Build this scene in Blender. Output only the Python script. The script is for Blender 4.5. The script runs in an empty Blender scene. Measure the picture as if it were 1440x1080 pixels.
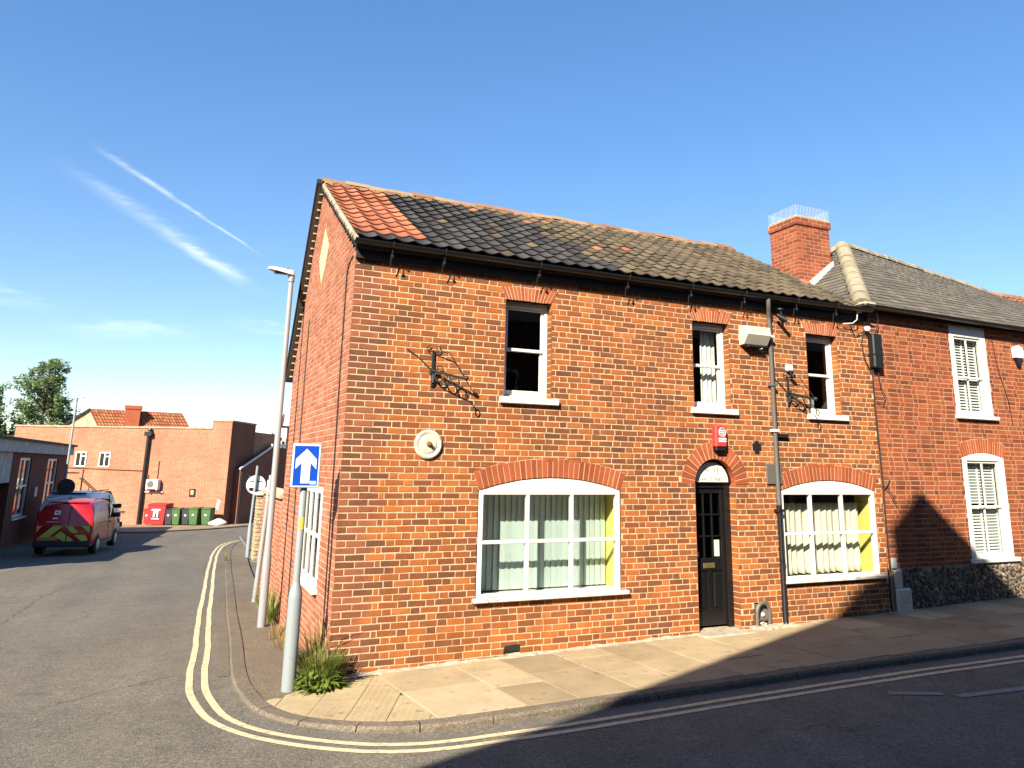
import bpy, math, random
from mathutils import Vector, Matrix
random.seed(7)
R = random.random
def U(a, b): return a + (b - a) * R()
scene = bpy.context.scene
COL = scene.collection

# ------------------------------------------------------------------ camera
cam_d = bpy.data.cameras.new('camera'); cam = bpy.data.objects.new('camera', cam_d); COL.objects.link(cam)
YAW, PITCH, ROLL = 0.430935, 0.217313, -0.0154087
FPX, CX, CY = 1065.77, 751.06, 423.70
cam_d.sensor_fit = 'HORIZONTAL'; cam_d.sensor_width = 36.0
cam_d.lens = FPX / 1440 * 36.0
cam_d.shift_x = (720 - CX) / 1440; cam_d.shift_y = -(540 - CY) / 1440
cam_d.clip_start = 0.05; cam_d.clip_end = 3000
fw = Vector((math.sin(YAW) * math.cos(PITCH), math.cos(YAW) * math.cos(PITCH), math.sin(PITCH)))
rt = Vector((math.cos(YAW), -math.sin(YAW), 0)); dn = fw.cross(rt)
rt2 = math.cos(ROLL) * rt + math.sin(ROLL) * dn; dn2 = -math.sin(ROLL) * rt + math.cos(ROLL) * dn
CAMPOS = Vector((-1.773, -9.2, 2.277))
m = Matrix((rt2, -dn2, -fw)).transposed().to_4x4(); m.translation = CAMPOS
cam.matrix_world = m
scene.camera = cam

# ------------------------------------------------------------------ light
SUN_A, SUN_B = 1.08, 0.97                       # shadow shift along +x / down per metre of depth
to_sun = Vector((-SUN_A, -1.0, SUN_B)).normalized()
sun_el = math.asin(to_sun.z); sun_az = math.atan2(to_sun.x, to_sun.y)
sd = bpy.data.lights.new('sun', 'SUN'); sun = bpy.data.objects.new('sun', sd); COL.objects.link(sun)
sd.energy = 5.0; sd.angle = math.radians(0.53); sd.color = (1.0, 0.90, 0.74)
sun.rotation_euler = (-to_sun).to_track_quat('-Z', 'Y').to_euler()
sun.location = (-20, -20, 25)
world = bpy.data.worlds.new('World'); scene.world = world; world.use_nodes = True
wn, wl = world.node_tree.nodes, world.node_tree.links
wn.clear()
w_out = wn.new('ShaderNodeOutputWorld'); w_bg = wn.new('ShaderNodeBackground')
sky = wn.new('ShaderNodeTexSky'); sky.sky_type = 'NISHITA'; sky.sun_disc = False
sky.sun_elevation = sun_el; sky.sun_rotation = sun_az
sky.air_density = 1.0; sky.dust_density = 0.1; sky.ozone_density = 2.0; sky.altitude = 20
w_bg.inputs['Strength'].default_value = 0.112
def wmath(op, a, b=None, clamp=False):
    n = wn.new('ShaderNodeMath'); n.operation = op; n.use_clamp = clamp
    for i, v in enumerate((a, b)):
        if v is None: continue
        if isinstance(v, (int, float)): n.inputs[i].default_value = v
        else: wl.new(v, n.inputs[i])
    return n.outputs[0]
def wdot(vec):
    n = wn.new('ShaderNodeVectorMath'); n.operation = 'DOT_PRODUCT'
    wl.new(w_tc.outputs['Generated'], n.inputs[0]); n.inputs[1].default_value = vec
    return n.outputs['Value']
w_tc = wn.new('ShaderNodeTexCoord')
w_no = wn.new('ShaderNodeTexNoise'); w_no.inputs['Scale'].default_value = 40; w_no.inputs['Detail'].default_value = 9; w_no.inputs['Roughness'].default_value = 0.65
w_mp = wn.new('ShaderNodeMapping'); w_mp.inputs['Rotation'].default_value = (0, 0.42, 0); w_mp.inputs['Scale'].default_value = (0.35, 1, 2.2)
wl.new(w_tc.outputs['Generated'], w_mp.inputs[0]); wl.new(w_mp.outputs[0], w_no.inputs['Vector'])
noise_v = w_no.outputs['Fac']
def streak(p0, p1, w0, w1, dens, edge=0.25, wob=0.02):
    """thin high cloud lying along the great circle from direction p0 to p1"""
    a, b = Vector(p0).normalized(), Vector(p1).normalized()
    n = a.cross(b).normalized(); t = (b - a).normalized(); L = (b - a).length
    s = wmath('DIVIDE', wmath('SUBTRACT', wdot(t), a.dot(t)), L)          # 0..1 along
    off = wmath('ADD', wdot(n), wmath('MULTIPLY', wmath('SUBTRACT', noise_v, 0.5), wob))
    width = wmath('MAXIMUM', wmath('ADD', w0, wmath('MULTIPLY', s, w1 - w0)), 0.0008)
    across = wmath('SUBTRACT', 1.0, wmath('DIVIDE', wmath('ABSOLUTE', off), width), True)
    ends = wmath('MULTIPLY', wmath('DIVIDE', s, edge, True), wmath('DIVIDE', wmath('SUBTRACT', 1.0, s), edge, True))
    body = wmath('MULTIPLY', wmath('POWER', across, 1.3), ends)
    return wmath('MULTIPLY', body, wmath('MULTIPLY', wmath('MULTIPLY', wmath('SUBTRACT', noise_v, 0.22, True), 3.2), dens))
parts = [streak((-0.125, 0.930, 0.350), (0.078, 0.965, 0.2490), 0.0060, 0.0014, 0.42, 0.25, 0.006),
         streak((-0.16, 0.934, 0.327), (0.085, 0.978, 0.205), 0.012, 0.014, 0.20, 0.35, 0.022),
         streak((-0.045, 0.9625, 0.268), (0.060, 0.975, 0.216), 0.008, 0.012, 0.50, 0.45, 0.020),
         streak((-0.15, 0.978, 0.147), (0.02, 0.987, 0.152), 0.016, 0.014, 0.22, 0.4, 0.05),
         streak((0.03, 0.984, 0.17), (0.19, 0.966, 0.155), 0.012, 0.012, 0.22, 0.4, 0.05),
         streak((-0.32, 0.93, 0.18), (-0.13, 0.975, 0.165), 0.014, 0.012, 0.22, 0.4, 0.05)]
acc = parts[0]
for p in parts[1:]: acc = wmath('ADD', acc, p, True)
w_mix = wn.new('ShaderNodeMixRGB'); w_mix.inputs['Color2'].default_value = (4.2, 4.5, 4.9, 1)
w_hs = wn.new('ShaderNodeHueSaturation'); w_hs.inputs['Saturation'].default_value = 1.46; w_hs.inputs['Hue'].default_value = 0.509
w_ga = wn.new('ShaderNodeGamma'); w_ga.inputs['Gamma'].default_value = 0.72; wl.new(sky.outputs[0], w_ga.inputs['Color']); wl.new(w_ga.outputs[0], w_hs.inputs['Color'])
wl.new(acc, w_mix.inputs['Fac']); wl.new(w_hs.outputs[0], w_mix.inputs['Color1'])
wl.new(w_mix.outputs[0], w_bg.inputs['Color']); wl.new(w_bg.outputs[0], w_out.inputs['Surface'])
scene.view_settings.view_transform = 'Standard'; scene.view_settings.look = 'None'
scene.view_settings.exposure = 1.55; scene.view_settings.gamma = 1.0
scene.render.engine = 'CYCLES'

# ------------------------------------------------------------------ materials
def nt(name):
    mt = bpy.data.materials.new(name); mt.use_nodes = True
    t = mt.node_tree; t.nodes.clear()
    o = t.nodes.new('ShaderNodeOutputMaterial'); b = t.nodes.new('ShaderNodeBsdfPrincipled')
    t.links.new(b.outputs[0], o.inputs[0])
    return mt, t, b
def tex_noise(t, scale, detail=4, coord='Object', rough=0.55, stretch=None):
    tc = t.nodes.new('ShaderNodeTexCoord'); n = t.nodes.new('ShaderNodeTexNoise')
    n.inputs['Scale'].default_value = scale; n.inputs['Detail'].default_value = detail; n.inputs['Roughness'].default_value = rough
    src = tc.outputs[coord]
    if stretch:
        mp = t.nodes.new('ShaderNodeMapping'); mp.inputs['Scale'].default_value = stretch
        t.links.new(src, mp.inputs[0]); src = mp.outputs[0]
    t.links.new(src, n.inputs['Vector'])
    return n.outputs['Fac']
def ramp(t, fac, stops, interp='LINEAR'):
    r = t.nodes.new('ShaderNodeValToRGB'); r.color_ramp.interpolation = interp
    e = r.color_ramp.elements
    while len(e) < len(stops): e.new(0.5)
    for i, (p, c) in enumerate(stops):
        e[i].position = p; e[i].color = (c[0], c[1], c[2], 1)
    t.links.new(fac, r.inputs[0]); return r.outputs[0]
def mixc(t, fac, a, b, mode='MIX'):
    n = t.nodes.new('ShaderNodeMixRGB'); n.blend_type = mode
    for i, v in ((0, fac), (1, a), (2, b)):
        if isinstance(v, (int, float)): n.inputs[i].default_value = v
        elif isinstance(v, tuple): n.inputs[i].default_value = (v[0], v[1], v[2], 1)
        else: t.links.new(v, n.inputs[i])
    return n.outputs[0]
def mth(t, op, a, b=None, clamp=False):
    n = t.nodes.new('ShaderNodeMath'); n.operation = op; n.use_clamp = clamp
    for i, v in enumerate((a, b)):
        if v is None: continue
        if isinstance(v, (int, float)): n.inputs[i].default_value = v
        else: t.links.new(v, n.inputs[i])
    return n.outputs[0]
def bump(t, b, h, strength=0.3, dist=0.01):
    n = t.nodes.new('ShaderNodeBump'); n.inputs['Strength'].default_value = strength; n.inputs['Distance'].default_value = dist
    t.links.new(h, n.inputs['Height']); t.links.new(n.outputs[0], b.inputs['Normal'])
def worldpos(t):
    g = t.nodes.new('ShaderNodeNewGeometry'); return g.outputs['Position']
def pnoise(t, scale, detail=4, rough=0.55, stretch=None):
    n = t.nodes.new('ShaderNodeTexNoise'); n.inputs['Scale'].default_value = scale; n.inputs['Detail'].default_value = detail
    n.inputs['Roughness'].default_value = rough
    src = worldpos(t)
    if stretch:
        mp = t.nodes.new('ShaderNodeMapping'); mp.inputs['Scale'].default_value = stretch
        t.links.new(src, mp.inputs[0]); src = mp.outputs[0]
    t.links.new(src, n.inputs['Vector']); return n.outputs['Fac']
def piece_random(t):
    """one value per built piece: object random plus island random"""
    oi = t.nodes.new('ShaderNodeObjectInfo'); g = t.nodes.new('ShaderNodeNewGeometry')
    return mth(t, 'FRACT', mth(t, 'ADD', oi.outputs['Random'], g.outputs['Random Per Island']))
def plain(name, col, rough=0.6, metal=0.0, var=0.12, scale=8, bumpy=0.0, spec=0.5):
    mt, t, b = nt(name)
    n = pnoise(t, scale, 5)
    lo = tuple(c * (1 - var) for c in col); hi = tuple(min(1, c * (1 + var)) for c in col)
    t.links.new(ramp(t, n, [(0.3, lo), (0.7, hi)]), b.inputs['Base Color'])
    b.inputs['Roughness'].default_value = rough; b.inputs['Metallic'].default_value = metal
    b.inputs['Specular IOR Level'].default_value = spec
    if bumpy: bump(t, b, pnoise(t, scale * 6, 4), bumpy, 0.005)
    return mt
def brick_mat(name, stops, zone=None, dark=0.0, soot=0.25):
    mt, t, b = nt(name)
    r = piece_random(t)
    big = pnoise(t, 0.55, 3)
    r2 = mth(t, 'ADD', r, mth(t, 'MULTIPLY', mth(t, 'SUBTRACT', big, 0.5), 0.75), True)
    c = ramp(t, r2, stops)
    if zone:                                            # replacement bricks beside the corner
        sx = t.nodes.new('ShaderNodeSeparateXYZ'); t.links.new(worldpos(t), sx.inputs[0])
        w = mth(t, 'ADD', sx.outputs[0], mth(t, 'MULTIPLY', mth(t, 'SUBTRACT', r, 0.5), 0.35))
        f = mth(t, 'SUBTRACT', 1.0, mth(t, 'DIVIDE', mth(t, 'SUBTRACT', w, 0.42), 0.14), True)
        c2 = ramp(t, r, zone)
        c = mixc(t, f, c, c2)
    fine = pnoise(t, 60, 5, 0.7)
    c = mixc(t, 0.55, c, ramp(t, fine, [(0.3, (0.55, 0.5, 0.46)), (0.7, (1.1, 1.08, 1.05))]), 'MULTIPLY')
    md_ = pnoise(t, 14, 5, 0.7)
    c = mixc(t, mth(t, 'MULTIPLY', ramp_f(t, md_, 0.56, 0.74), 0.14), c, (0.50, 0.31, 0.18))
    md2 = pnoise(t, 6.5, 5, 0.65)
    c = mixc(t, mth(t, 'MULTIPLY', ramp_f(t, md2, 0.52, 0.70), 0.25), c, (0.11, 0.05, 0.032))
    vs_ = pnoise(t, 1.6, 5, 0.6, (2.6, 2.6, 0.5))
    c = mixc(t, 0.55, c, ramp(t, vs_, [(0.3, (0.72, 0.70, 0.68)), (0.68, (1.18, 1.18, 1.18))]), 'MULTIPLY')
    st = pnoise(t, 2.3, 6, 0.65)
    c = mixc(t, mth(t, 'MULTIPLY', ramp_f(t, st, 0.55, 0.75), soot), c, (0.06, 0.045, 0.035))
    t.links.new(c, b.inputs['Base Color'])
    b.inputs['Roughness'].default_value = 0.9; b.inputs['Specular IOR Level'].default_value = 0.2
    bump(t, b, fine, 0.35, 0.006)
    return mt
def ramp_f(t, fac, a, b):
    n = t.nodes.new('ShaderNodeMapRange'); n.inputs[1].default_value = a; n.inputs[2].default_value = b
    t.links.new(fac, n.inputs[0]); return n.outputs[0]
M = {}
M['brick'] = brick_mat('front_brick', [(0.0, (0.16, 0.068, 0.034)), (0.06, (0.21, 0.078, 0.032)), (0.3, (0.265, 0.088, 0.030)), (0.55, (0.34, 0.107, 0.030)), (0.8, (0.42, 0.132, 0.033)), (1.0, (0.48, 0.165, 0.044))],
                       zone=[(0.0, (0.16, 0.070, 0.038)), (0.5, (0.27, 0.092, 0.046)), (1.0, (0.35, 0.125, 0.062))])
M['side_brick'] = brick_mat('side_brick', [(0.0, (0.38, 0.13, 0.075)), (0.5, (0.47, 0.175, 0.10)), (1.0, (0.55, 0.23, 0.14))], soot=0.05)
M['nb_brick'] = brick_mat('neighbour_brick', [(0.0, (0.17, 0.052, 0.026)), (0.3, (0.28, 0.075, 0.030)), (0.7, (0.35, 0.092, 0.033)), (1.0, (0.40, 0.12, 0.045))], soot=0.3)
M['arch_brick'] = brick_mat('arch_brick', [(0.0, (0.30, 0.075, 0.03)), (0.5, (0.38, 0.095, 0.035)), (1.0, (0.45, 0.125, 0.05))], soot=0.1)
M['lintel_brick'] = brick_mat('lintel_brick', [(0.0, (0.34, 0.085, 0.035)), (0.5, (0.42, 0.11, 0.045)), (1.0, (0.50, 0.16, 0.07))], soot=0.1)
M['chim_brick'] = brick_mat('chimney_brick', [(0.0, (0.24, 0.062, 0.03)), (0.5, (0.34, 0.09, 0.04)), (1.0, (0.42, 0.12, 0.06))], soot=0.3)
def mortar_mat(name, col):
    mt, t, b = nt(name)
    n = pnoise(t, 25, 6, 0.7); n2 = pnoise(t, 1.2, 4)
    c = ramp(t, n, [(0.25, tuple(x * 0.7 for x in col)), (0.7, col)])
    c = mixc(t, mth(t, 'MULTIPLY', ramp_f(t, n2, 0.5, 0.72), 0.45), c, (0.26, 0.19, 0.13))
    t.links.new(c, b.inputs['Base Color']); b.inputs['Roughness'].default_value = 0.95; b.inputs['Specular IOR Level'].default_value = 0.1
    bump(t, b, n, 0.5, 0.006); return mt
M['mortar'] = mortar_mat('lime_mortar', (0.70, 0.51, 0.32))
M['side_mortar'] = mortar_mat('side_mortar', (0.62, 0.44, 0.29))
M['nb_mortar'] = mortar_mat('neighbour_mortar', (0.54, 0.31, 0.18))
def painted(name, col, rough=0.45, dirt=0.15, dirtcol=(0.35, 0.3, 0.22)):
    mt, t, b = nt(name)
    n = pnoise(t, 9, 7, 0.7)
    c = mixc(t, mth(t, 'MULTIPLY', ramp_f(t, n, 0.55, 0.8), dirt * 2), col, dirtcol)
    t.links.new(c, b.inputs['Base Color']); b.inputs['Roughness'].default_value = rough
    bump(t, b, pnoise(t, 45, 4), 0.12, 0.004); return mt
M['white'] = painted('white_paint', (0.78, 0.75, 0.68), 0.45, 0.28)
M['sillwhite'] = painted('peeling_sill_paint', (0.74, 0.70, 0.60), 0.5, 1.0, (0.28, 0.21, 0.13))
M['black'] = painted('black_gloss_paint', (0.008, 0.0085, 0.009), 0.28, 0.06, (0.05, 0.05, 0.045))
M['ironblack'] = painted('black_iron', (0.010, 0.010, 0.010), 0.55, 0.2, (0.04, 0.02, 0.012))
M['gutter'] = painted('black_gutter', (0.012, 0.012, 0.013), 0.35, 0.1, (0.04, 0.04, 0.04))
M['pipegrey'] = painted('worn_grey_pipe', (0.12, 0.11, 0.095), 0.55, 0.3, (0.05, 0.04, 0.035))
M['timber_dark'] = plain('dark_timber', (0.014, 0.011, 0.009), 0.8)  # darkened so the eaves boards carry the shade under the gutter
M['yellow_int'] = painted('yellow_wall_paint', (0.78, 0.66, 0.16), 0.6, 0.05)
M['room'] = plain('room_wall', (0.16, 0.15, 0.13), 0.9)
M['room_dark'] = plain('dim_room_wall', (0.035, 0.034, 0.032), 0.9)  # darker copy of the room wall, dimness put into the colour
M['steel'] = painted('galvanised_steel', (0.29, 0.31, 0.32), 0.5, 0.3, (0.3, 0.3, 0.3))
M['postgrey'] = painted('pale_grey_post_paint', (0.27, 0.31, 0.325), 0.5, 0.25, (0.3, 0.3, 0.28))
M['dark_plastic'] = plain('dark_plastic', (0.012, 0.012, 0.012), 0.4)
M['cream_box'] = painted('cream_plastic', (0.68, 0.63, 0.50), 0.4, 0.2)
M['red_box'] = painted('red_plastic', (0.55, 0.05, 0.045), 0.4, 0.1, (0.7, 0.3, 0.28))
M['white_print'] = plain('white_print', (0.8, 0.8, 0.78), 0.5, var=0.03)
M['grey_print'] = plain('grey_lettering', (0.20, 0.19, 0.17), 0.6, var=0.05)
M['blue_sign'] = plain('blue_sign_sheet', (0.006, 0.075, 0.50), 0.35, var=0.05)
M['sign_back'] = plain('grey_sign_back', (0.35, 0.36, 0.36), 0.5)
M['sticker'] = plain('pale_sticker', (0.35, 0.55, 0.8), 0.5)
M['yellow_label'] = plain('yellow_label', (0.8, 0.55, 0.06), 0.5)
M['brass'] = plain('dull_brass', (0.35, 0.26, 0.11), 0.4, 0.7)
M['stone'] = plain('cream_stone', (0.62, 0.56, 0.42), 0.85, var=0.25, scale=18, bumpy=0.3)
M['rust'] = plain('rusty_iron', (0.16, 0.06, 0.022), 0.85, var=0.4, scale=40)
M['pale_patch'] = plain('cream_render', (0.68, 0.54, 0.30), 0.9, var=0.2, scale=10, bumpy=0.3)
M['cement'] = plain('pale_cement', (0.42, 0.36, 0.26), 0.95, var=0.3, scale=15, bumpy=0.6)
M['lead'] = plain('white_flashing', (0.62, 0.60, 0.56), 0.7, var=0.2)
M['cable'] = plain('black_cable', (0.015, 0.012, 0.010), 0.6)
M['curtain'] = plain('cream_curtain', (0.72, 0.66, 0.50), 0.9, var=0.05)
M['blind'] = plain('pale_blind_fabric', (0.64, 0.74, 0.69), 0.8, var=0.04)
M['shutter'] = plain('white_shutter', (0.78, 0.77, 0.72), 0.5, var=0.04)
def glass(name, tint=(0.85, 0.9, 0.88), refl=1.0):
    mt = bpy.data.materials.new(name); mt.use_nodes = True; t = mt.node_tree; t.nodes.clear()
    o = t.nodes.new('ShaderNodeOutputMaterial'); tr = t.nodes.new('ShaderNodeBsdfTransparent'); gl = t.nodes.new('ShaderNodeBsdfGlossy')
    tr.inputs[0].default_value = (*tint, 1); gl.inputs['Roughness'].default_value = 0.02
    lw = t.nodes.new('ShaderNodeLayerWeight'); lw.inputs['Blend'].default_value = 0.5
    n = pnoise(t, 3.0, 3); bp = t.nodes.new('ShaderNodeBump'); bp.inputs['Strength'].default_value = 0.06; bp.inputs['Distance'].default_value = 0.02
    t.links.new(n, bp.inputs['Height']); t.links.new(bp.outputs[0], gl.inputs['Normal'])
    f = mth(t, 'ADD', 0.05 * refl, mth(t, 'MULTIPLY', mth(t, 'POWER', lw.outputs['Facing'], 4.0), 0.9), True)
    mx = t.nodes.new('ShaderNodeMixShader'); t.links.new(f, mx.inputs[0]); t.links.new(tr.outputs[0], mx.inputs[1]); t.links.new(gl.outputs[0], mx.inputs[2])
    t.links.new(mx.outputs[0], o.inputs[0]); return mt
M['glass'] = glass('window_glass')
M['darkglass'] = plain('dark_vehicle_glass', (0.012, 0.014, 0.016), 0.05, var=0.0)
def tile_mat(name, stops, lich, lichcol=(0.40, 0.36, 0.22), rough=0.85):
    mt, t, b = nt(name)
    r = piece_random(t); c = ramp(t, r, stops)
    n = pnoise(t, 9, 7, 0.7); n2 = pnoise(t, 40, 4, 0.6)
    c = mixc(t, mth(t, 'MULTIPLY', ramp_f(t, n, 0.5, 0.7), lich), c, lichcol)
    c = mixc(t, 0.4, c, ramp(t, n2, [(0.3, (0.5, 0.5, 0.5)), (0.7, (1.15, 1.15, 1.15))]), 'MULTIPLY')
    t.links.new(c, b.inputs['Base Color']); b.inputs['Roughness'].default_value = rough; b.inputs['Specular IOR Level'].default_value = 0.25
    bump(t, b, n2, 0.3, 0.006); return mt
M['tile_red'] = tile_mat('red_pantile', [(0, (0.30, 0.10, 0.055)), (0.5, (0.40, 0.14, 0.075)), (1, (0.46, 0.18, 0.10))], 0.12)
M['tile_black'] = tile_mat('black_pantile', [(0, (0.022, 0.022, 0.024)), (0.5, (0.038, 0.037, 0.038)), (1, (0.065, 0.06, 0.058))], 0.18, (0.16, 0.14, 0.11), 0.6)
M['tile_brown'] = tile_mat('weathered_pantile', [(0, (0.070, 0.056, 0.040)), (0.5, (0.105, 0.082, 0.055)), (0.97, (0.145, 0.112, 0.070)), (1, (0.34, 0.15, 0.08))], 0.32, (0.20, 0.165, 0.09))
M['tile_far'] = tile_mat('far_red_pantile', [(0, (0.24, 0.075, 0.035)), (0.5, (0.32, 0.11, 0.05)), (1, (0.40, 0.16, 0.07))], 0.3, (0.28, 0.20, 0.10))
M['slate'] = tile_mat('grey_slate', [(0, (0.10, 0.09, 0.072)), (0.5, (0.135, 0.12, 0.095)), (1, (0.18, 0.16, 0.125))], 0.3, (0.26, 0.22, 0.15))
M['ridge'] = tile_mat('lichen_ridge_tile', [(0, (0.24, 0.13, 0.07)), (0.5, (0.33, 0.18, 0.10)), (1, (0.38, 0.26, 0.15))], 0.6, (0.30, 0.26, 0.14))
M['hipridge'] = tile_mat('lichen_hip_tile', [(0, (0.28, 0.24, 0.16)), (1, (0.42, 0.36, 0.25))], 0.85, (0.13, 0.10, 0.055))
def ground_mat(name, cols, fine=150, crackdark=0.6, patch=None, rough=0.9, wear=1.0):
    mt, t, b = nt(name)
    big = pnoise(t, 0.35, 5, 0.6); mid = pnoise(t, 3.5, 5, 0.6); g = pnoise(t, fine, 3, 0.6)
    c = ramp(t, big, [(0.3, cols[0]), (0.7, cols[1])])
    c = mixc(t, 0.5 * wear, c, ramp(t, mid, [(0.3, (0.75, 0.75, 0.75)), (0.7, (1.2, 1.2, 1.18))]), 'MULTIPLY')
    c = mixc(t, 0.9, c, ramp(t, g, [(0.3, (0.45, 0.45, 0.45)), (0.5, (1.0, 1.0, 1.0)), (0.70, (1.8, 1.75, 1.65))]), 'MULTIPLY')
    g3 = pnoise(t, fine * 0.33, 3, 0.7); c = mixc(t, 0.6, c, ramp(t, g3, [(0.35, (0.6, 0.6, 0.6)), (0.65, (1.35, 1.33, 1.3))]), 'MULTIPLY')
    ty = pnoise(t, 0.9, 5, 0.6, (1.3, 0.16, 1.0)); c = mixc(t, 0.45 * wear, c, ramp(t, ty, [(0.32, (0.70, 0.70, 0.71)), (0.66, (1.16, 1.15, 1.13))]), 'MULTIPLY')
    oil = pnoise(t, 1.7, 4, 0.5); c = mixc(t, mth(t, 'MULTIPLY', ramp_f(t, oil, 0.66, 0.74), 0.35), c, (0.04, 0.037, 0.033))
    v = t.nodes.new('ShaderNodeTexVoronoi'); v.feature = 'DISTANCE_TO_EDGE'; v.inputs['Scale'].default_value = 0.23
    wp = t.nodes.new('ShaderNodeVectorMath'); wp.operation = 'ADD'; t.links.new(worldpos(t), wp.inputs[0])
    nn = t.nodes.new('ShaderNodeTexNoise'); nn.inputs['Scale'].default_value = 1.5; nn.inputs['Detail'].default_value = 6; t.links.new(worldpos(t), nn.inputs['Vector'])
    t.links.new(nn.outputs['Color'], wp.inputs[1]); t.links.new(wp.outputs[0], v.inputs['Vector'])
    ck = mth(t, 'MULTIPLY', mth(t, 'SUBTRACT', 1.0, ramp_f(t, v.outputs['Distance'], 0.0, 0.006), True), mth(t, 'MULTIPLY', ramp_f(t, big, 0.5, 0.6), crackdark))
    c = mixc(t, ck, c, (0.02, 0.018, 0.016))
    t.links.new(c, b.inputs['Base Color']); b.inputs['Roughness'].default_value = rough; b.inputs['Specular IOR Level'].default_value = 0.25
    bump(t, b, g, 0.6, 0.012); return mt
M['asphalt'] = ground_mat('road_asphalt', ((0.140, 0.126, 0.104), (0.175, 0.157, 0.128)), 70)
M['path_asphalt'] = ground_mat('path_asphalt', ((0.15, 0.122, 0.09), (0.21, 0.17, 0.12)), 90)
M['asphalt_patch'] = ground_mat('patched_asphalt', ((0.115, 0.105, 0.088), (0.142, 0.129, 0.107)), 95, 0.0)
M['kerb'] = ground_mat('kerb_stone', ((0.135, 0.115, 0.088), (0.20, 0.165, 0.125)), 90, 0.0)
M['far_path'] = ground_mat('far_path_concrete', ((0.27, 0.20, 0.13), (0.34, 0.26, 0.17)), 90, 0.0)
def slab_mat(name, stops):
    mt, t, b = nt(name)
    r = piece_random(t); c = ramp(t, r, stops)
    n = pnoise(t, 2.2, 6, 0.65); g = pnoise(t, 110, 4)
    c = mixc(t, 0.6, c, ramp(t, n, [(0.3, (0.68, 0.66, 0.62)), (0.7, (1.15, 1.14, 1.1))]), 'MULTIPLY')
    c = mixc(t, 0.5, c, ramp(t, g, [(0.3, (0.65, 0.65, 0.65)), (0.7, (1.3, 1.3, 1.3))]), 'MULTIPLY')
    sp = pnoise(t, 7, 3, 0.4); c = mixc(t, mth(t, 'MULTIPLY', ramp_f(t, sp, 0.66, 0.72), 0.45), c, (0.10, 0.08, 0.06))
    t.links.new(c, b.inputs['Base Color']); b.inputs['Roughness'].default_value = 0.9; b.inputs['Specular IOR Level'].default_value = 0.2
    bump(t, b, g, 0.35, 0.006); return mt
M['slab'] = slab_mat('concrete_slab', [(0, (0.33, 0.255, 0.155)), (0.3, (0.40, 0.31, 0.19)), (0.8, (0.44, 0.345, 0.21)), (1, (0.50, 0.40, 0.26))])
M['tactile'] = slab_mat('buff_tactile_slab', [(0, (0.42, 0.325, 0.19)), (1, (0.47, 0.375, 0.225))])
M['joint'] = plain('slab_joint_sand', (0.11, 0.085, 0.06), 0.95, var=0.3, scale=30)
M['yellow_line'] = (lambda: None)
def line_mat(name, col, under=(0.10, 0.09, 0.075)):
    mt, t, b = nt(name); n = pnoise(t, 14, 7, 0.75)
    c = mixc(t, mth(t, 'MULTIPLY', ramp_f(t, n, 0.50, 0.72), 0.85), col, under)
    c = mixc(t, 0.5, c, ramp(t, pnoise(t, 130, 3), [(0.3, (0.6, 0.6, 0.6)), (0.7, (1.25, 1.25, 1.25))]), 'MULTIPLY')
    t.links.new(c, b.inputs['Base Color']); b.inputs['Roughness'].default_value = 0.85; return mt
M['yellow_line'] = line_mat('worn_yellow_line', (0.70, 0.56, 0.34))
M['white_line'] = line_mat('worn_white_line', (0.27, 0.255, 0.22))
M['flint'] = tile_mat('knapped_flint', [(0, (0.035, 0.03, 0.026)), (0.5, (0.08, 0.066, 0.052)), (0.85, (0.17, 0.135, 0.10)), (1, (0.34, 0.28, 0.21))], 0.2, (0.35, 0.30, 0.22), 0.45)
M['flint_mortar'] = mortar_mat('flint_mortar', (0.36, 0.28, 0.19))
def leaf_mat(name, a, b_):
    mt, t, b = nt(name)
    t.links.new(ramp(t, piece_random(t), [(0, a), (1, b_)]), b.inputs['Base Color'])
    b.inputs['Roughness'].default_value = 0.55
    tl = t.nodes.new('ShaderNodeBsdfTranslucent'); t.links.new(b.inputs['Base Color'].links[0].from_socket, tl.inputs['Color'])
    mx = t.nodes.new('ShaderNodeMixShader'); mx.inputs[0].default_value = 0.4
    out = [n for n in t.nodes if n.type == 'OUTPUT_MATERIAL'][0]
    t.links.new(b.outputs[0], mx.inputs[1]); t.links.new(tl.outputs[0], mx.inputs[2]); t.links.new(mx.outputs[0], out.inputs[0])
    return mt
M['leaf'] = leaf_mat('tree_leaf', (0.09, 0.15, 0.045), (0.28, 0.37, 0.15))
M['grass'] = leaf_mat('grass_blade', (0.10, 0.17, 0.02), (0.27, 0.37, 0.07))
M['dry'] = leaf_mat('dry_grass_blade', (0.28, 0.20, 0.07), (0.48, 0.36, 0.14))
M['bark'] = plain('bark', (0.10, 0.075, 0.055), 0.9, var=0.4)
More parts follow.
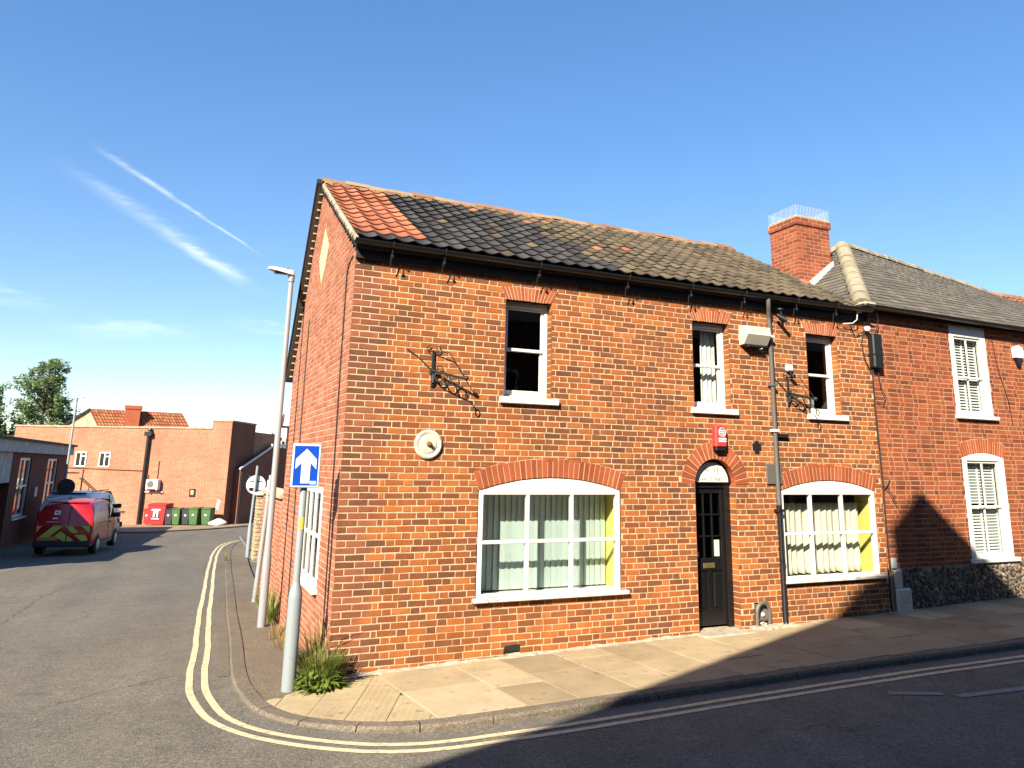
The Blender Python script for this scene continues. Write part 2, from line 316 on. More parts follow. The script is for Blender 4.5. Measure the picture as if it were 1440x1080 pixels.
# far brickwork: pieces too small to tell apart, so the material draws the courses
def far_brick(name, c1, c2, mort, rot):
    mt, t, b = nt(name)
    mp = t.nodes.new('ShaderNodeMapping'); mp.inputs['Rotation'].default_value = (0, 0, rot); t.links.new(worldpos(t), mp.inputs[0])
    sx = t.nodes.new('ShaderNodeSeparateXYZ'); t.links.new(mp.outputs[0], sx.inputs[0])
    cb = t.nodes.new('ShaderNodeCombineXYZ'); t.links.new(sx.outputs[0], cb.inputs[0]); t.links.new(sx.outputs[2], cb.inputs[1])
    br = t.nodes.new('ShaderNodeTexBrick'); t.links.new(cb.outputs[0], br.inputs['Vector'])
    br.inputs['Color1'].default_value = (*c1, 1); br.inputs['Color2'].default_value = (*c2, 1); br.inputs['Mortar'].default_value = (*mort, 1)
    br.inputs['Scale'].default_value = 1.0; br.inputs['Brick Width'].default_value = 0.23; br.inputs['Row Height'].default_value = 0.077
    br.inputs['Mortar Size'].default_value = 0.008; br.inputs['Bias'].default_value = 0.0
    n = pnoise(t, 0.5, 6, 0.7)
    c = mixc(t, 0.7, br.outputs['Color'], ramp(t, n, [(0.3, (0.72, 0.70, 0.68)), (0.7, (1.15, 1.15, 1.15))]), 'MULTIPLY')
    n5 = pnoise(t, 5, 5, 0.7)
    c = mixc(t, 0.5, c, ramp(t, n5, [(0.3, (0.75, 0.72, 0.7)), (0.7, (1.2, 1.2, 1.2))]), 'MULTIPLY')
    t.links.new(c, b.inputs['Base Color']); b.inputs['Roughness'].default_value = 0.9; b.inputs['Specular IOR Level'].default_value = 0.2
    return mt
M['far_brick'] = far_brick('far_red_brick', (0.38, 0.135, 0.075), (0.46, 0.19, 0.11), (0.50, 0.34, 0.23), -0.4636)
M['far_shaded'] = far_brick('far_shaded_brick', (0.20, 0.065, 0.04), (0.26, 0.085, 0.05), (0.24, 0.14, 0.10), 1.107)  # darker copy of the far brick, shade put into the colour
M['po_brick'] = far_brick('dark_brick', (0.16, 0.045, 0.03), (0.20, 0.06, 0.04), (0.09, 0.06, 0.05), 1.523)
M['house_stone'] = plain('pale_gable_brick', (0.50, 0.34, 0.22), 0.9, var=0.3, scale=3)
M['concrete'] = plain('grey_concrete', (0.40, 0.39, 0.38), 0.85, var=0.3, scale=3)
M['pier_stone'] = plain('rubble_stone', (0.42, 0.31, 0.18), 0.9, var=0.4, scale=12, bumpy=0.6)
M['van_red'] = plain('red_van_paint', (0.42, 0.012, 0.018), 0.25, var=0.02, spec=0.6)
M['van_white'] = plain('white_van_paint', (0.78, 0.79, 0.80), 0.3, var=0.02)
M['tyre'] = plain('tyre_rubber', (0.014, 0.014, 0.014), 0.85)
M['rim'] = plain('grey_wheel_trim', (0.35, 0.35, 0.35), 0.4, 0.5)
M['lime_tape'] = plain('lime_reflective_tape', (0.55, 0.62, 0.08), 0.5, var=0.05)
M['bumper'] = plain('black_bumper', (0.02, 0.02, 0.02), 0.6)
M['plate'] = plain('number_plate', (0.55, 0.36, 0.03), 0.5)
M['lamp_red'] = plain('red_lamp_lens', (0.35, 0.01, 0.015), 0.2)
M['bin_red'] = plain('red_bin_plastic', (0.50, 0.022, 0.022), 0.5, var=0.08)
M['bin_green'] = plain('green_bin_plastic', (0.055, 0.13, 0.035), 0.55, var=0.08)
M['bin_dark'] = plain('dark_bin_plastic', (0.025, 0.03, 0.04), 0.55)
M['doorred'] = plain('dark_red_door', (0.18, 0.02, 0.025), 0.5)
M['wire'] = plain('galvanised_wire', (0.35, 0.40, 0.45), 0.5, 0.4)
M['tv_dish'] = plain('grey_dish', (0.42, 0.43, 0.43), 0.5)

for mt in bpy.data.materials:                  # overall reflectance of the place, set once for the chosen exposure
    for n_ in [q for q in mt.node_tree.nodes if q.type == 'BSDF_PRINCIPLED']:
        i_ = n_.inputs['Base Color']
        if i_.links: src_ = i_.links[0].from_socket; mt.node_tree.links.new(mixc(mt.node_tree, 1.0, src_, (0.76, 0.76, 0.76), 'MULTIPLY'), i_)
# ------------------------------------------------------------------ mesh helpers
class MB:
    def __init__(s): s.v = []; s.f = []
    def add(s, vs, fs):
        o = len(s.v); s.v += [tuple(x) for x in vs]; s.f += [tuple(i + o for i in q) for q in fs]; return s
    def quad(s, *p): return s.add(p, [tuple(range(len(p)))])
    def box(s, x0, y0, z0, x1, y1, z1):
        vs = [(x, y, z) for z in (z0, z1) for y in (y0, y1) for x in (x0, x1)]
        return s.add(vs, [(0, 2, 3, 1), (4, 5, 7, 6), (0, 1, 5, 4), (2, 6, 7, 3), (0, 4, 6, 2), (1, 3, 7, 5)])
    def bbox(s, x0, y0, z0, x1, y1, z1, c=0.006):
        """box with its edges chamfered"""
        X, Y, Z = (x0, x1), (y0, y1), (z0, z1); vs = []; idx = {}
        for i in (0, 1):
            for j in (0, 1):
                for k in (0, 1):
                    sx, sy, sz = (c if i == 0 else -c), (c if j == 0 else -c), (c if k == 0 else -c)
                    for a, p in enumerate(((X[i], Y[j] + sy, Z[k] + sz), (X[i] + sx, Y[j], Z[k] + sz), (X[i] + sx, Y[j] + sy, Z[k]))):
                        idx[i, j, k, a] = len(vs); vs.append(p)
        fs = []
        for i in (0, 1): fs.append([idx[i, j, k, 0] for j, k in ((0, 0), (1, 0), (1, 1), (0, 1))])
        for j in (0, 1): fs.append([idx[i, j, k, 1] for i, k in ((0, 0), (1, 0), (1, 1), (0, 1))])
        for k in (0, 1): fs.append([idx[i, j, k, 2] for i, j in ((0, 0), (1, 0), (1, 1), (0, 1))])
        for j in (0, 1):
            for k in (0, 1): fs.append([idx[0, j, k, 1], idx[1, j, k, 1], idx[1, j, k, 2], idx[0, j, k, 2]])
        for i in (0, 1):
            for k in (0, 1): fs.append([idx[i, 0, k, 0], idx[i, 1, k, 0], idx[i, 1, k, 2], idx[i, 0, k, 2]])
        for i in (0, 1):
            for j in (0, 1): fs.append([idx[i, j, 0, 0], idx[i, j, 1, 0], idx[i, j, 1, 1], idx[i, j, 0, 1]])
        for i in (0, 1):
            for j in (0, 1):
                for k in (0, 1): fs.append([idx[i, j, k, 0], idx[i, j, k, 1], idx[i, j, k, 2]])
        return s.add(vs, fs)
    def prism(s, poly, a, b):
        """poly: list of 3D points, extruded by vector from a to b offsets"""
        n = len(poly); a, b = Vector(a), Vector(b)
        vs = [Vector(p) + a for p in poly] + [Vector(p) + b for p in poly]
        fs = [tuple(range(n)), tuple(range(2 * n - 1, n - 1, -1))] + [(i, (i + 1) % n, n + (i + 1) % n, n + i) for i in range(n)]
        return s.add(vs, fs)
    def tube(s, pts, r, n=8, closed=False, caps=True):
        pts = [Vector(p) for p in pts]; rs = r if isinstance(r, (list, tuple)) else [r] * len(pts)
        o = len(s.v); k = len(pts); up = None
        for i, p in enumerate(pts):
            if closed: d = pts[(i + 1) % k] - pts[i - 1]
            else: d = pts[min(i + 1, k - 1)] - pts[max(i - 1, 0)]
            d.normalize()
            if up is None: up = Vector((0, 0, 1)) if abs(d.z) < 0.9 else Vector((1, 0, 0))
            a = d.cross(up)
            if a.length < 1e-4: up = Vector((1, 0.3, 0.2)); a = d.cross(up)
            a.normalize(); b = a.cross(d).normalized(); up = b
            for j in range(n):
                t = 2 * math.pi * j / n; s.v.append(tuple(p + rs[i] * (math.cos(t) * a + math.sin(t) * b)))
        for i in range(k if closed else k - 1):
            i2 = (i + 1) % k
            for j in range(n): s.f.append((o + i * n + j, o + i * n + (j + 1) % n, o + i2 * n + (j + 1) % n, o + i2 * n + j))
        if caps and not closed:
            s.f.append(tuple(o + j for j in range(n))[::-1]); s.f.append(tuple(o + (k - 1) * n + j for j in range(n)))
        return s
    def lathe(s, prof, c, axis, n=24):
        """prof: (r, along-axis) list; axis 'x','y','z' """
        o = len(s.v); c = Vector(c)
        ax = {'x': (Vector((0, 1, 0)), Vector((0, 0, 1)), Vector((1, 0, 0))), 'y': (Vector((1, 0, 0)), Vector((0, 0, 1)), Vector((0, 1, 0))), 'z': (Vector((1, 0, 0)), Vector((0, 1, 0)), Vector((0, 0, 1)))}[axis]
        for r, h in prof:
            for j in range(n):
                t = 2 * math.pi * j / n; s.v.append(tuple(c + ax[0] * r * math.cos(t) + ax[1] * r * math.sin(t) + ax[2] * h))
        for i in range(len(prof) - 1):
            for j in range(n): s.f.append((o + i * n + j, o + i * n + (j + 1) % n, o + (i + 1) * n + (j + 1) % n, o + (i + 1) * n + j))
        s.f.append(tuple(o + j for j in range(n))); s.f.append(tuple(o + (len(prof) - 1) * n + j for j in range(n)))
        return s
    def mesh(s, name, mat):
        me = bpy.data.meshes.new(name); me.from_pydata(s.v, [], s.f); me.update()
        if mat: me.materials.append(M[mat] if isinstance(mat, str) else mat)
        return me
    def build(s, name, mat, parent=None, smooth=False, fix=True):
        me = s.mesh(name, mat)
        if fix:
            import bmesh
            bm = bmesh.new(); bm.from_mesh(me); bmesh.ops.recalc_face_normals(bm, faces=bm.faces[:]); bm.to_mesh(me); bm.free()
        o = bpy.data.objects.new(name, me); COL.objects.link(o)
        if smooth:
            for p in me.polygons: p.use_smooth = True
            if smooth != 'all':
                try: me.set_sharp_from_angle(angle=math.radians(40))
                except Exception: pass
        if parent: setp(o, parent)
        return o
PINV = {}
def setp(o, parent):
    o.parent = parent
    w = Matrix.Identity(4); q = parent
    chain = []
    while q: chain.append(q); q = q.parent
    mw = Matrix.Identity(4)
    for q in reversed(chain): mw = mw @ q.matrix_parent_inverse @ q.matrix_basis
    o.matrix_parent_inverse = mw.inverted()
def tag(o, label=None, cat=None, group=None, kind=None):
    if label: o['label'] = label
    if cat: o['category'] = cat
    if group: o['group'] = group
    if kind: o['kind'] = kind
    return o
def thing(name, loc, label, cat, group=None):
    o = bpy.data.objects.new(name, None); COL.objects.link(o); o.location = loc; o.empty_display_size = 0.2
    return tag(o, label, cat, group)
def inst(name, me, parent, mat4=None, loc=None, rot=None, scale=None):
    o = bpy.data.objects.new(name, me); COL.objects.link(o)
    if mat4 is not None: o.matrix_basis = mat4
    if loc is not None: o.location = loc
    if rot is not None: o.rotation_euler = rot
    if scale is not None: o.scale = scale
    if parent: setp(o, parent)
    return o
def copy_tree(o, parent=None):
    c = o.copy(); COL.objects.link(c); c.parent = parent
    for ch in [x for x in o.children]: copy_tree(ch, c)
    return c
def text_obj(name, body, size, loc, rot, mat, parent, extrude=0.002, align='CENTER', sx=1.0):
    cu = bpy.data.curves.new(name, 'FONT'); cu.body = body; cu.size = size; cu.align_x = align; cu.extrude = extrude
    tmp = bpy.data.objects.new(name, cu); COL.objects.link(tmp)
    dg = bpy.context.evaluated_depsgraph_get(); me = bpy.data.meshes.new_from_object(tmp.evaluated_get(dg))
    COL.objects.unlink(tmp); bpy.data.objects.remove(tmp)
    me.materials.clear(); me.materials.append(M[mat]); me.name = name
    o = bpy.data.objects.new(name, me); COL.objects.link(o); o.location = loc; o.rotation_euler = rot; o.scale = (sx, 1, 1)
    setp(o, parent); return o

# ------------------------------------------------------------------ ground
def hp(x, y):                                # pavement level
    z = -0.03
    if y > 0: z -= 0.035 * y if y < 21.5 else 0.035 * 21.5 + 0.032 * (min(y, 70) - 21.5)
    k = 1.0 if y <= 0 else max(0.0, 1 - y / 3.0)
    z -= 0.045 * math.exp(-((x + 0.55) ** 2 + (y + 0.75) ** 2) / 0.6)      # dropped crossing
    return z + 0.0205 * min(max(x, 0), 30) * k
def hr(x, y):                                # road level
    return hp(x, y) - 0.075 + 0.04 * math.exp(-((x + 0.4) ** 2 + (y + 1.0) ** 2) / 1.6)
def grid_axis(a, b, knots):
    xs = [a]
    for lo, hi, st in knots:
        x = lo
        while x < hi - 1e-6: xs.append(x); x += st
    xs.append(b); return sorted(set(round(x, 4) for x in xs))
gx = grid_axis(-900, 900, [(-300, -30, 45), (-30, -3, 1.5), (-3, 3, 0.2), (3, 30, 1.5), (30, 300, 45)])
gy = grid_axis(-900, 900, [(-300, -30, 45), (-30, -3, 2.25), (-3, 4, 0.25), (4, 73, 1.5), (75, 300, 45)])
g = MB(); nx = len(gx)
for y in gy:
    for x in gx: g.v.append((x, y, hr(x, y)))
for j in range(len(gy) - 1):
    for i in range(nx - 1): g.f.append((j * nx + i, j * nx + i + 1, (j + 1) * nx + i + 1, (j + 1) * nx + i))
tag(g.build('road', 'asphalt', smooth='all', fix=False), kind='structure')
# kerb line (outer top edge), from the far bend round the corner and along the front street
KP = [(4.2, 30.6), (2.6, 29.6), (1.5, 28.4), (0.75, 25.8), (0.23, 21.2), (-0.02, 17.5), (-0.23, 14.1), (-0.47, 9.6), (-0.68, 5.9), (-0.81, 3.05), (-0.92, 1.1), (-0.94, 0.3), (-0.89, -0.25), (-0.78, -0.70), (-0.48, -1.26), (-0.03, -1.68), (0.5, -1.92), (1.2, -1.97), (2.4, -2.0), (5.5, -2.06), (8.5, -2.22), (12, -2.42), (18, -2.75), (30, -3.3)]
def catmull(P, step=0.15):
    out = []
    for i in range(len(P) - 1):
        p0, p1, p2, p3 = (Vector(P[max(i - 1, 0)]), Vector(P[i]), Vector(P[i + 1]), Vector(P[min(i + 2, len(P) - 1)]))
        n = max(2, int((p2 - p1).length / step))
        for k in range(n):
            t = k / n
            # centripetal-like tangents scaled to this segment
            L = (p2 - p1).length
            t1 = (p2 - p0).normalized() * L; t2 = (p3 - p1).normalized() * L
            out.append((2 * t**3 - 3 * t**2 + 1) * p1 + (t**3 - 2 * t**2 + t) * t1 + (-2 * t**3 + 3 * t**2) * p2 + (t**3 - t**2) * t2)
    out.append(Vector(P[-1])); return out
KS = catmull(KP)
def offset_path(P, d):                        # d > 0 goes to the right-hand side when walking (the road side)
    out = []
    for i, p in enumerate(P):
        t = (P[min(i + 1, len(P) - 1)] - P[max(i - 1, 0)]).normalized(); out.append(p + Vector((t.y, -t.x)) * d)
    return out
# walking from far to near then right: road lies on the right-hand side
def ribbon(P0, P1, zf, lift, name, mat):
    mb = MB()
    for a, b in zip(P0, P1): mb.v += [(a.x, a.y, zf(a.x, a.y) + lift), (b.x, b.y, zf(b.x, b.y) + lift)]
    for i in range(len(P0) - 1): mb.f.append((2 * i, 2 * i + 1, 2 * i + 3, 2 * i + 2))
    return mb.build(name, mat, smooth='all')
KIN = offset_path(KS, -0.16)
# paved areas behind the kerb: strip fans from the inner kerb edge to the house fronts
def inner(p):
    x, y = p.x, p.y
    if y > 0.02: return Vector((max(0.02, x + 0.5) if y < 22 else x + 4, y if y < 22 else y))
    if x < 0.02: return Vector((0.02, 0.02))
    return Vector((x, 0.05))
pv = MB(); seg = [i for i, p in enumerate(KIN)]
for p in KIN:
    q = inner(p); k = 10
    for a in range(k + 1):
        r_ = p.lerp(q, a / k); pv.v.append((r_.x, r_.y, hp(r_.x, r_.y) - 0.016))
for i in range(len(KIN) - 1):
    for a in range(10): pv.f.append((i * 11 + a, i * 11 + a + 1, i * 11 + a + 12, i * 11 + a + 11))
pavement = tag(pv.build('pavement', 'path_asphalt', smooth='all'), kind='structure')
# kerb stones, one object each
kerb = bpy.data.objects.new('kerb', None); COL.objects.link(kerb); tag(kerb, kind='structure')
acc_len = 0; start = 0
for i in range(1, len(KS)):
    acc_len += (KS[i] - KS[i - 1]).length
    if acc_len > (0.9 if KS[i].y > 2 or KS[i].x > 1.5 else 0.55) or i == len(KS) - 1:
        mb = MB(); dz = U(-0.004, 0.004); n = i - start
        for k in range(start, i + 1):
            p = KS[k].copy(); q = KIN[k].copy(); t = (KS[min(k + 1, len(KS) - 1)] - KS[max(k - 1, 0)]).normalized()
            if k == start: p += t * 0.006; q += t * 0.006
            if k == i: p -= t * 0.006; q -= t * 0.006
            z = hp(p.x, p.y) + dz; o2 = (p - q).normalized()
            mb.v += [(p.x, p.y, z - 0.16), (p.x, p.y, z - 0.025), (p.x - o2.x * 0.02, p.y - o2.y * 0.02, z), (q.x, q.y, z), (q.x, q.y, z - 0.16)]
        for k in range(n):
            for a in range(4): mb.f.append((k * 5 + a, k * 5 + a + 1, k * 5 + a + 6, k * 5 + a + 5))
        mb.f.append((0, 1, 2, 3, 4)); mb.f.append(tuple(n * 5 + a for a in range(5)))
        o = mb.build('kerb_stone', 'kerb', kerb); start = i; acc_len = 0
# channel course beside the side-street kerb and the double yellow lines
side = [i for i, p in enumerate(KS) if p.y > 0.8]
tag(ribbon([offset_path(KS, 0.004)[i] for i in side], [offset_path(KS, 0.14)[i] for i in side], hr, 0.006, 'gutter_channel', 'kerb'), kind='structure')
def wob(P, a): 
    out = []
    for i, p in enumerate(P): out.append(p + Vector((math.sin(i * 0.37) + math.sin(i * 0.9 + 1) * 0.6, math.cos(i * 0.31) + math.sin(i * 0.7) * 0.6)) * a)
    return out
for d0, d1 in ((0.24, 0.315), (0.40, 0.475)):
    a, b = wob(offset_path(KS, d0), 0.004), wob(offset_path(KS, d1), 0.004)
    tag(ribbon(a, b, hr, 0.005, 'yellow_line', 'yellow_line'), kind='structure')
# centre-line dashes on the front street
for (x0, y0, x1, y1) in ((5.35, -2.86, 5.85, -3.12), (5.9, -3.25, 7.2, -3.42)):
    d = Vector((x1 - x0, y1 - y0)).normalized(); nrm = Vector((-d.y, d.x)) * 0.055
    mb = MB(); mb.quad(*[(p[0], p[1], hr(p[0], p[1]) + 0.006) for p in ((x0 - nrm.x, y0 - nrm.y), (x1 - nrm.x, y1 - nrm.y), (x1 + nrm.x, y1 + nrm.y), (x0 + nrm.x, y0 + nrm.y))])
    tag(mb.build('road_dash', 'white_line'), kind='structure')
# white bay marking beside the left-hand building
mb = MB(); mb.quad(*[(x, y, hr(x, y) + 0.006) for x, y in ((-6.0, 15.5), (-5.9, 15.5), (-5.2, 19.5), (-5.3, 19.5))]); tag(mb.build('bay_line', 'white_line'), kind='structure')
# ironwork repair patch in the road at the right
mb = MB(); mb.quad(*[(x, y, hr(x, y) + 0.004) for x, y in ((7.3, -3.6), (9.0, -3.75), (9.1, -2.95), (7.5, -2.85))])
tag(mb.build('road_patch', 'path_asphalt'), kind='structure')
for pts_, w_ in (([(-3.9, 2.9), (-4.1, 4.6), (-4.05, 6.9), (-4.0, 9.6), (-3.85, 11.2), (-3.3, 13.0), (-2.9, 14.2)], .022), ([(-1.35, 0.3), (-1.15, -.9), (-.7, -1.55), (-.1, -1.95)], .012)):
    P_ = catmull(pts_, .12); A_ = [p + Vector((U(-.05, .05), U(-.05, .05))) for p in P_]; B_ = [a + Vector((w_ * U(.2, 1.3), 0)) for a in A_]
    tag(ribbon(A_, B_, hr, 0.004, 'road_crack', 'joint'), kind='structure')
# slabs on the front pavement
slabs = bpy.data.objects.new('slab_paving', None); COL.objects.link(slabs); tag(slabs, kind='structure')
def kerb_y(x):
    best = min((abs(p.x - x), p.y) for p in KIN if p.y < 0.2); return best[1]
tilt = -math.atan(0.0205)
x = 0.72; ci = 0
while x < 15.5:
    w = U(0.58, 0.78) if ci % 5 else 0.9
    yk = kerb_y(x + w / 2) + 0.012; top = -0.02
    cuts = [yk, yk + U(0.55, 0.75), yk + U(1.15, 1.4), top] if ci % 2 else [yk, yk + U(0.85, 1.05), top]
    for a, b in zip(cuts, cuts[1:]):
        mb = MB(); sk = 0.035
        mb.bbox(x + 0.006, a + 0.006, -0.05, x + w - 0.006, b - 0.006, 0.0, 0.004)
        mb.v = [(vx - (vy - yk) * 0.10 + U(-0.002, 0.002), vy, vz + hp(vx, vy)) for vx, vy, vz in mb.v]
        dz = U(-0.004, 0.003); mb.v = [(a_, b_, c_ + dz) for a_, b_, c_ in mb.v]
        mb.build('slab', 'slab', slabs)
    x += w; ci += 1
mb = MB()
xs = [-0.9 + 0.2 * i for i in range(85)]
for xx in xs:
    yk = kerb_y(max(xx, -0.85)) if xx > -0.5 else -1.0
    mb.v += [(xx, yk, hp(xx, yk) - 0.018), (xx, -0.005, hp(xx, 0) - 0.018)]
for i in range(len(xs) - 1):
    if xs[i] >= 0.48: mb.f.append((2 * i, 2 * i + 2, 2 * i + 3, 2 * i + 1))
mb.build('joint_bed', 'joint', slabs)
# buff blister paving at the dropped corner
tac = bpy.data.objects.new('tactile_paving', None); COL.objects.link(tac); tag(tac, kind='structure')
def clip_half(poly, p, n):
    out = []
    for i in range(len(poly)):
        a, b = poly[i], poly[(i + 1) % len(poly)]; da, db = (a - p).dot(n), (b - p).dot(n)
        if da >= 0: out.append(a)
        if (da >= 0) != (db >= 0): out.append(a.lerp(b, da / (da - db)))
    return out
edge = [p for p in KIN if -1.99 < p.y < -0.30 and p.x < 0.72]
region = edge + [Vector((0.712, kerb_y(0.71))), Vector((0.536, -0.03)), Vector((0.05, -0.03)), Vector((-0.25, -0.20))]
cen = sum(region, Vector((0, 0))) / len(region)
halves = []
for i in range(len(region)):
    a_, b_ = region[i], region[(i + 1) % len(region)]
    if (b_ - a_).length < 1e-4: continue
    n_ = Vector((-(b_ - a_).y, (b_ - a_).x)).normalized(); n_ = n_ if (cen - a_).dot(n_) > 0 else -n_
    halves.append((a_ + n_ * 0.004, n_))
ang = math.radians(-24); eu, ev = Vector((math.cos(ang), math.sin(ang))), Vector((-math.sin(ang), math.cos(ang)))
for i in range(-6, 8):
    for j in range(-7, 7):
        c0 = Vector((-0.05, -0.85)) + eu * (i * 0.4) + ev * (j * 0.4); h_ = 0.197
        poly = [c0 - eu * h_ - ev * h_, c0 + eu * h_ - ev * h_, c0 + eu * h_ + ev * h_, c0 - eu * h_ + ev * h_]
        for p_, n_ in halves:
            poly = clip_half(poly, p_, n_)
            if len(poly) < 3: break
        if len(poly) < 3: continue
        area = abs(sum(poly[k].x * poly[(k + 1) % len(poly)].y - poly[(k + 1) % len(poly)].x * poly[k].y for k in range(len(poly)))) / 2
        if area < 0.004: continue
        tm = MB(); dz = U(-.002, .001)
        tm.prism([(q.x, q.y, hp(q.x, q.y) - .002 + dz) for q in poly], (0, 0, 0), (0, 0, -.04))
        for bi in range(6):
            for bj in range(6):
                q = c0 + eu * (-0.167 + bi * .0668) + ev * (-0.167 + bj * .0668)
                if any((q - p_).dot(n_) < 0.02 for p_, n_ in halves): continue
                o = len(tm.v)
                for r_, z_ in ((0.0135, 0.0), (0.0095, 0.0035)):
                    for k in range(6): tm.v.append((q.x + r_ * math.cos(k * math.pi / 3), q.y + r_ * math.sin(k * math.pi / 3), hp(q.x, q.y) - .002 + dz + z_))
                for k in range(6): tm.f.append((o + k, o + (k + 1) % 6, o + 6 + (k + 1) % 6, o + 6 + k))
                tm.f.append(tuple(o + 6 + k for k in range(6)))
        tm.build('tactile_slab', 'tactile', tac)
# mortar fillet where the pavement meets the corner house
mb = MB(); n = 70
for i in range(n + 1):
    xx = 0.02 + i * 4.95 / n; a = 0.03 + 0.035 * abs(math.sin(i * 1.3) + 0.4 * math.sin(i * 2.9)); b = 0.004 + 0.022 * abs(math.sin(i * 0.8 + 1) * math.sin(i * .23))
    mb.v += [(xx, -a - 0.02, hp(xx, 0) + 0.004), (xx, -0.008, hp(xx, 0) + b + 0.01), (xx, 0.02, hp(xx, 0) + b + 0.02)]
for i in range(n):
    for k in range(2): mb.f.append((3 * i + k, 3 * i + k + 1, 3 * i + k + 4, 3 * i + k + 3))
mb.build('mortar_fillet', 'cement', pavement)
# the strip of path in front of the far building
mb = MB()
P = [(-12, 41.5), (-5, 38.2), (-2.9, 37.4), (0.5, 40.2), (3, 43.8), (7, 48)]
Q = [(-12, 56), (-5, 51), (-2, 49), (1.5, 46.5), (4.5, 50.5), (9, 56)]
for a, b in zip(P, Q): mb.v += [(a[0], a[1], hp(*a) - 0.05), (a[0], a[1], hp(*a)), (b[0], b[1], hp(*b))]
for i in range(len(P) - 1):
    for k in range(2): mb.f.append((3 * i + k, 3 * i + k + 1, 3 * i + k + 4, 3 * i + k + 3))
tag(mb.build('far_path', 'far_path'), kind='structure')

# ------------------------------------------------------------------ brickwork
COURSE, LS, LH, JT = 0.0770, 0.220, 0.103, 0.0132
def unit_brick(cx_, cz_):
    b = MB(); x0, x1, z0, z1 = -.5, .5, -.5, .5
    f = [(x0 + cx_, -1, z0 + cz_), (x1 - cx_, -1, z0 + cz_), (x1 - cx_, -1, z1 - cz_), (x0 + cx_, -1, z1 - cz_)]
    r_ = [(x0, -0.82, z0), (x1, -0.82, z0), (x1, -0.82, z1), (x0, -0.82, z1)]
    k = [(x0, 0, z0), (x1, 0, z0), (x1, 0, z1), (x0, 0, z1)]
    b.add(f + r_ + k, [(0, 1, 2, 3)] + [(i, 4 + i, 4 + (i + 1) % 4, (i + 1) % 4) for i in range(4)] + [(4 + i, 8 + i, 8 + (i + 1) % 4, 4 + (i + 1) % 4) for i in range(4)])
    return b
def worn(ub, ax, az):
    '''a brick with its own slightly uneven corners'''
    o = MB(); j = [(U(-ax, ax), U(-az, az)) for _ in range(4)]
    o.v = [(x + j[i % 4][0] * (1 if i < 8 else .5), y + (U(-.06, .06) if i < 4 else 0), z + j[i % 4][1] * (1 if i < 8 else .5)) for i, (x, y, z) in enumerate(ub.v)]; o.f = ub.f; return o
UBS = [worn(unit_brick(0.018, 0.06), 0.012, 0.05) for _ in range(7)]; UBH = [worn(unit_brick(0.04, 0.06), 0.025, 0.05) for _ in range(7)]
def subtract(ivs, blk):
    for a, b in blk:
        out = []
        for c, d in ivs:
            if b <= c or a >= d: out.append((c, d))
            else:
                if a - c > 0.03: out.append((c, a))
                if d - b > 0.03: out.append((b, d))
        ivs = out
    return ivs
def lay_bricks(u0, u1, z0, z1, blocked, limit, quoin=True, jit=1.0, jt=JT, bm=None):
    """rows of Flemish bond; blocked(z) -> list of (a, b); limit(z) -> (a, b) extent; returns (u, z, len, height, stretcher?)"""
    out = []; rows = []
    row = 0; z = z0
    while z < z1 - 0.02:
        zm = z + COURSE / 2; lo, hi = limit(zm)
        u = lo; seq = []
        if quoin:
            if row % 2: seq = [LH, LS, LS * 1.0]
            else: seq = [LS, LS, 0.055, LS]
        k = 0; off = 0 if row % 2 else 1
        cells = []
        if not quoin: u = lo - (0.0 if row % 2 else 0.75 * (LH + jt)) - U(0, .05)
        while u < hi:
            L = seq[k] if k < len(seq) else (LH if (k + off) % 2 else LS)
            if k >= len(seq): L *= 1 + U(-0.06, 0.06) * jit
            cells.append((u, min(u + L, hi))); u += L + jt; k += 1
        for a, b in cells:
            a = max(a, lo)
            for c, d in subtract([(a, b)], blocked(zm)):
                if d - c > 0.035: out.append(((c + d) / 2, zm + U(-0.0015, 0.0015), d - c, COURSE - jt + U(-0.002, 0.002) * jit))
        for c, d in subtract([(lo, hi)], (bm or blocked)(zm)): rows.append((c, d, z, z + COURSE))
        z += COURSE; row += 1
    return out, rows
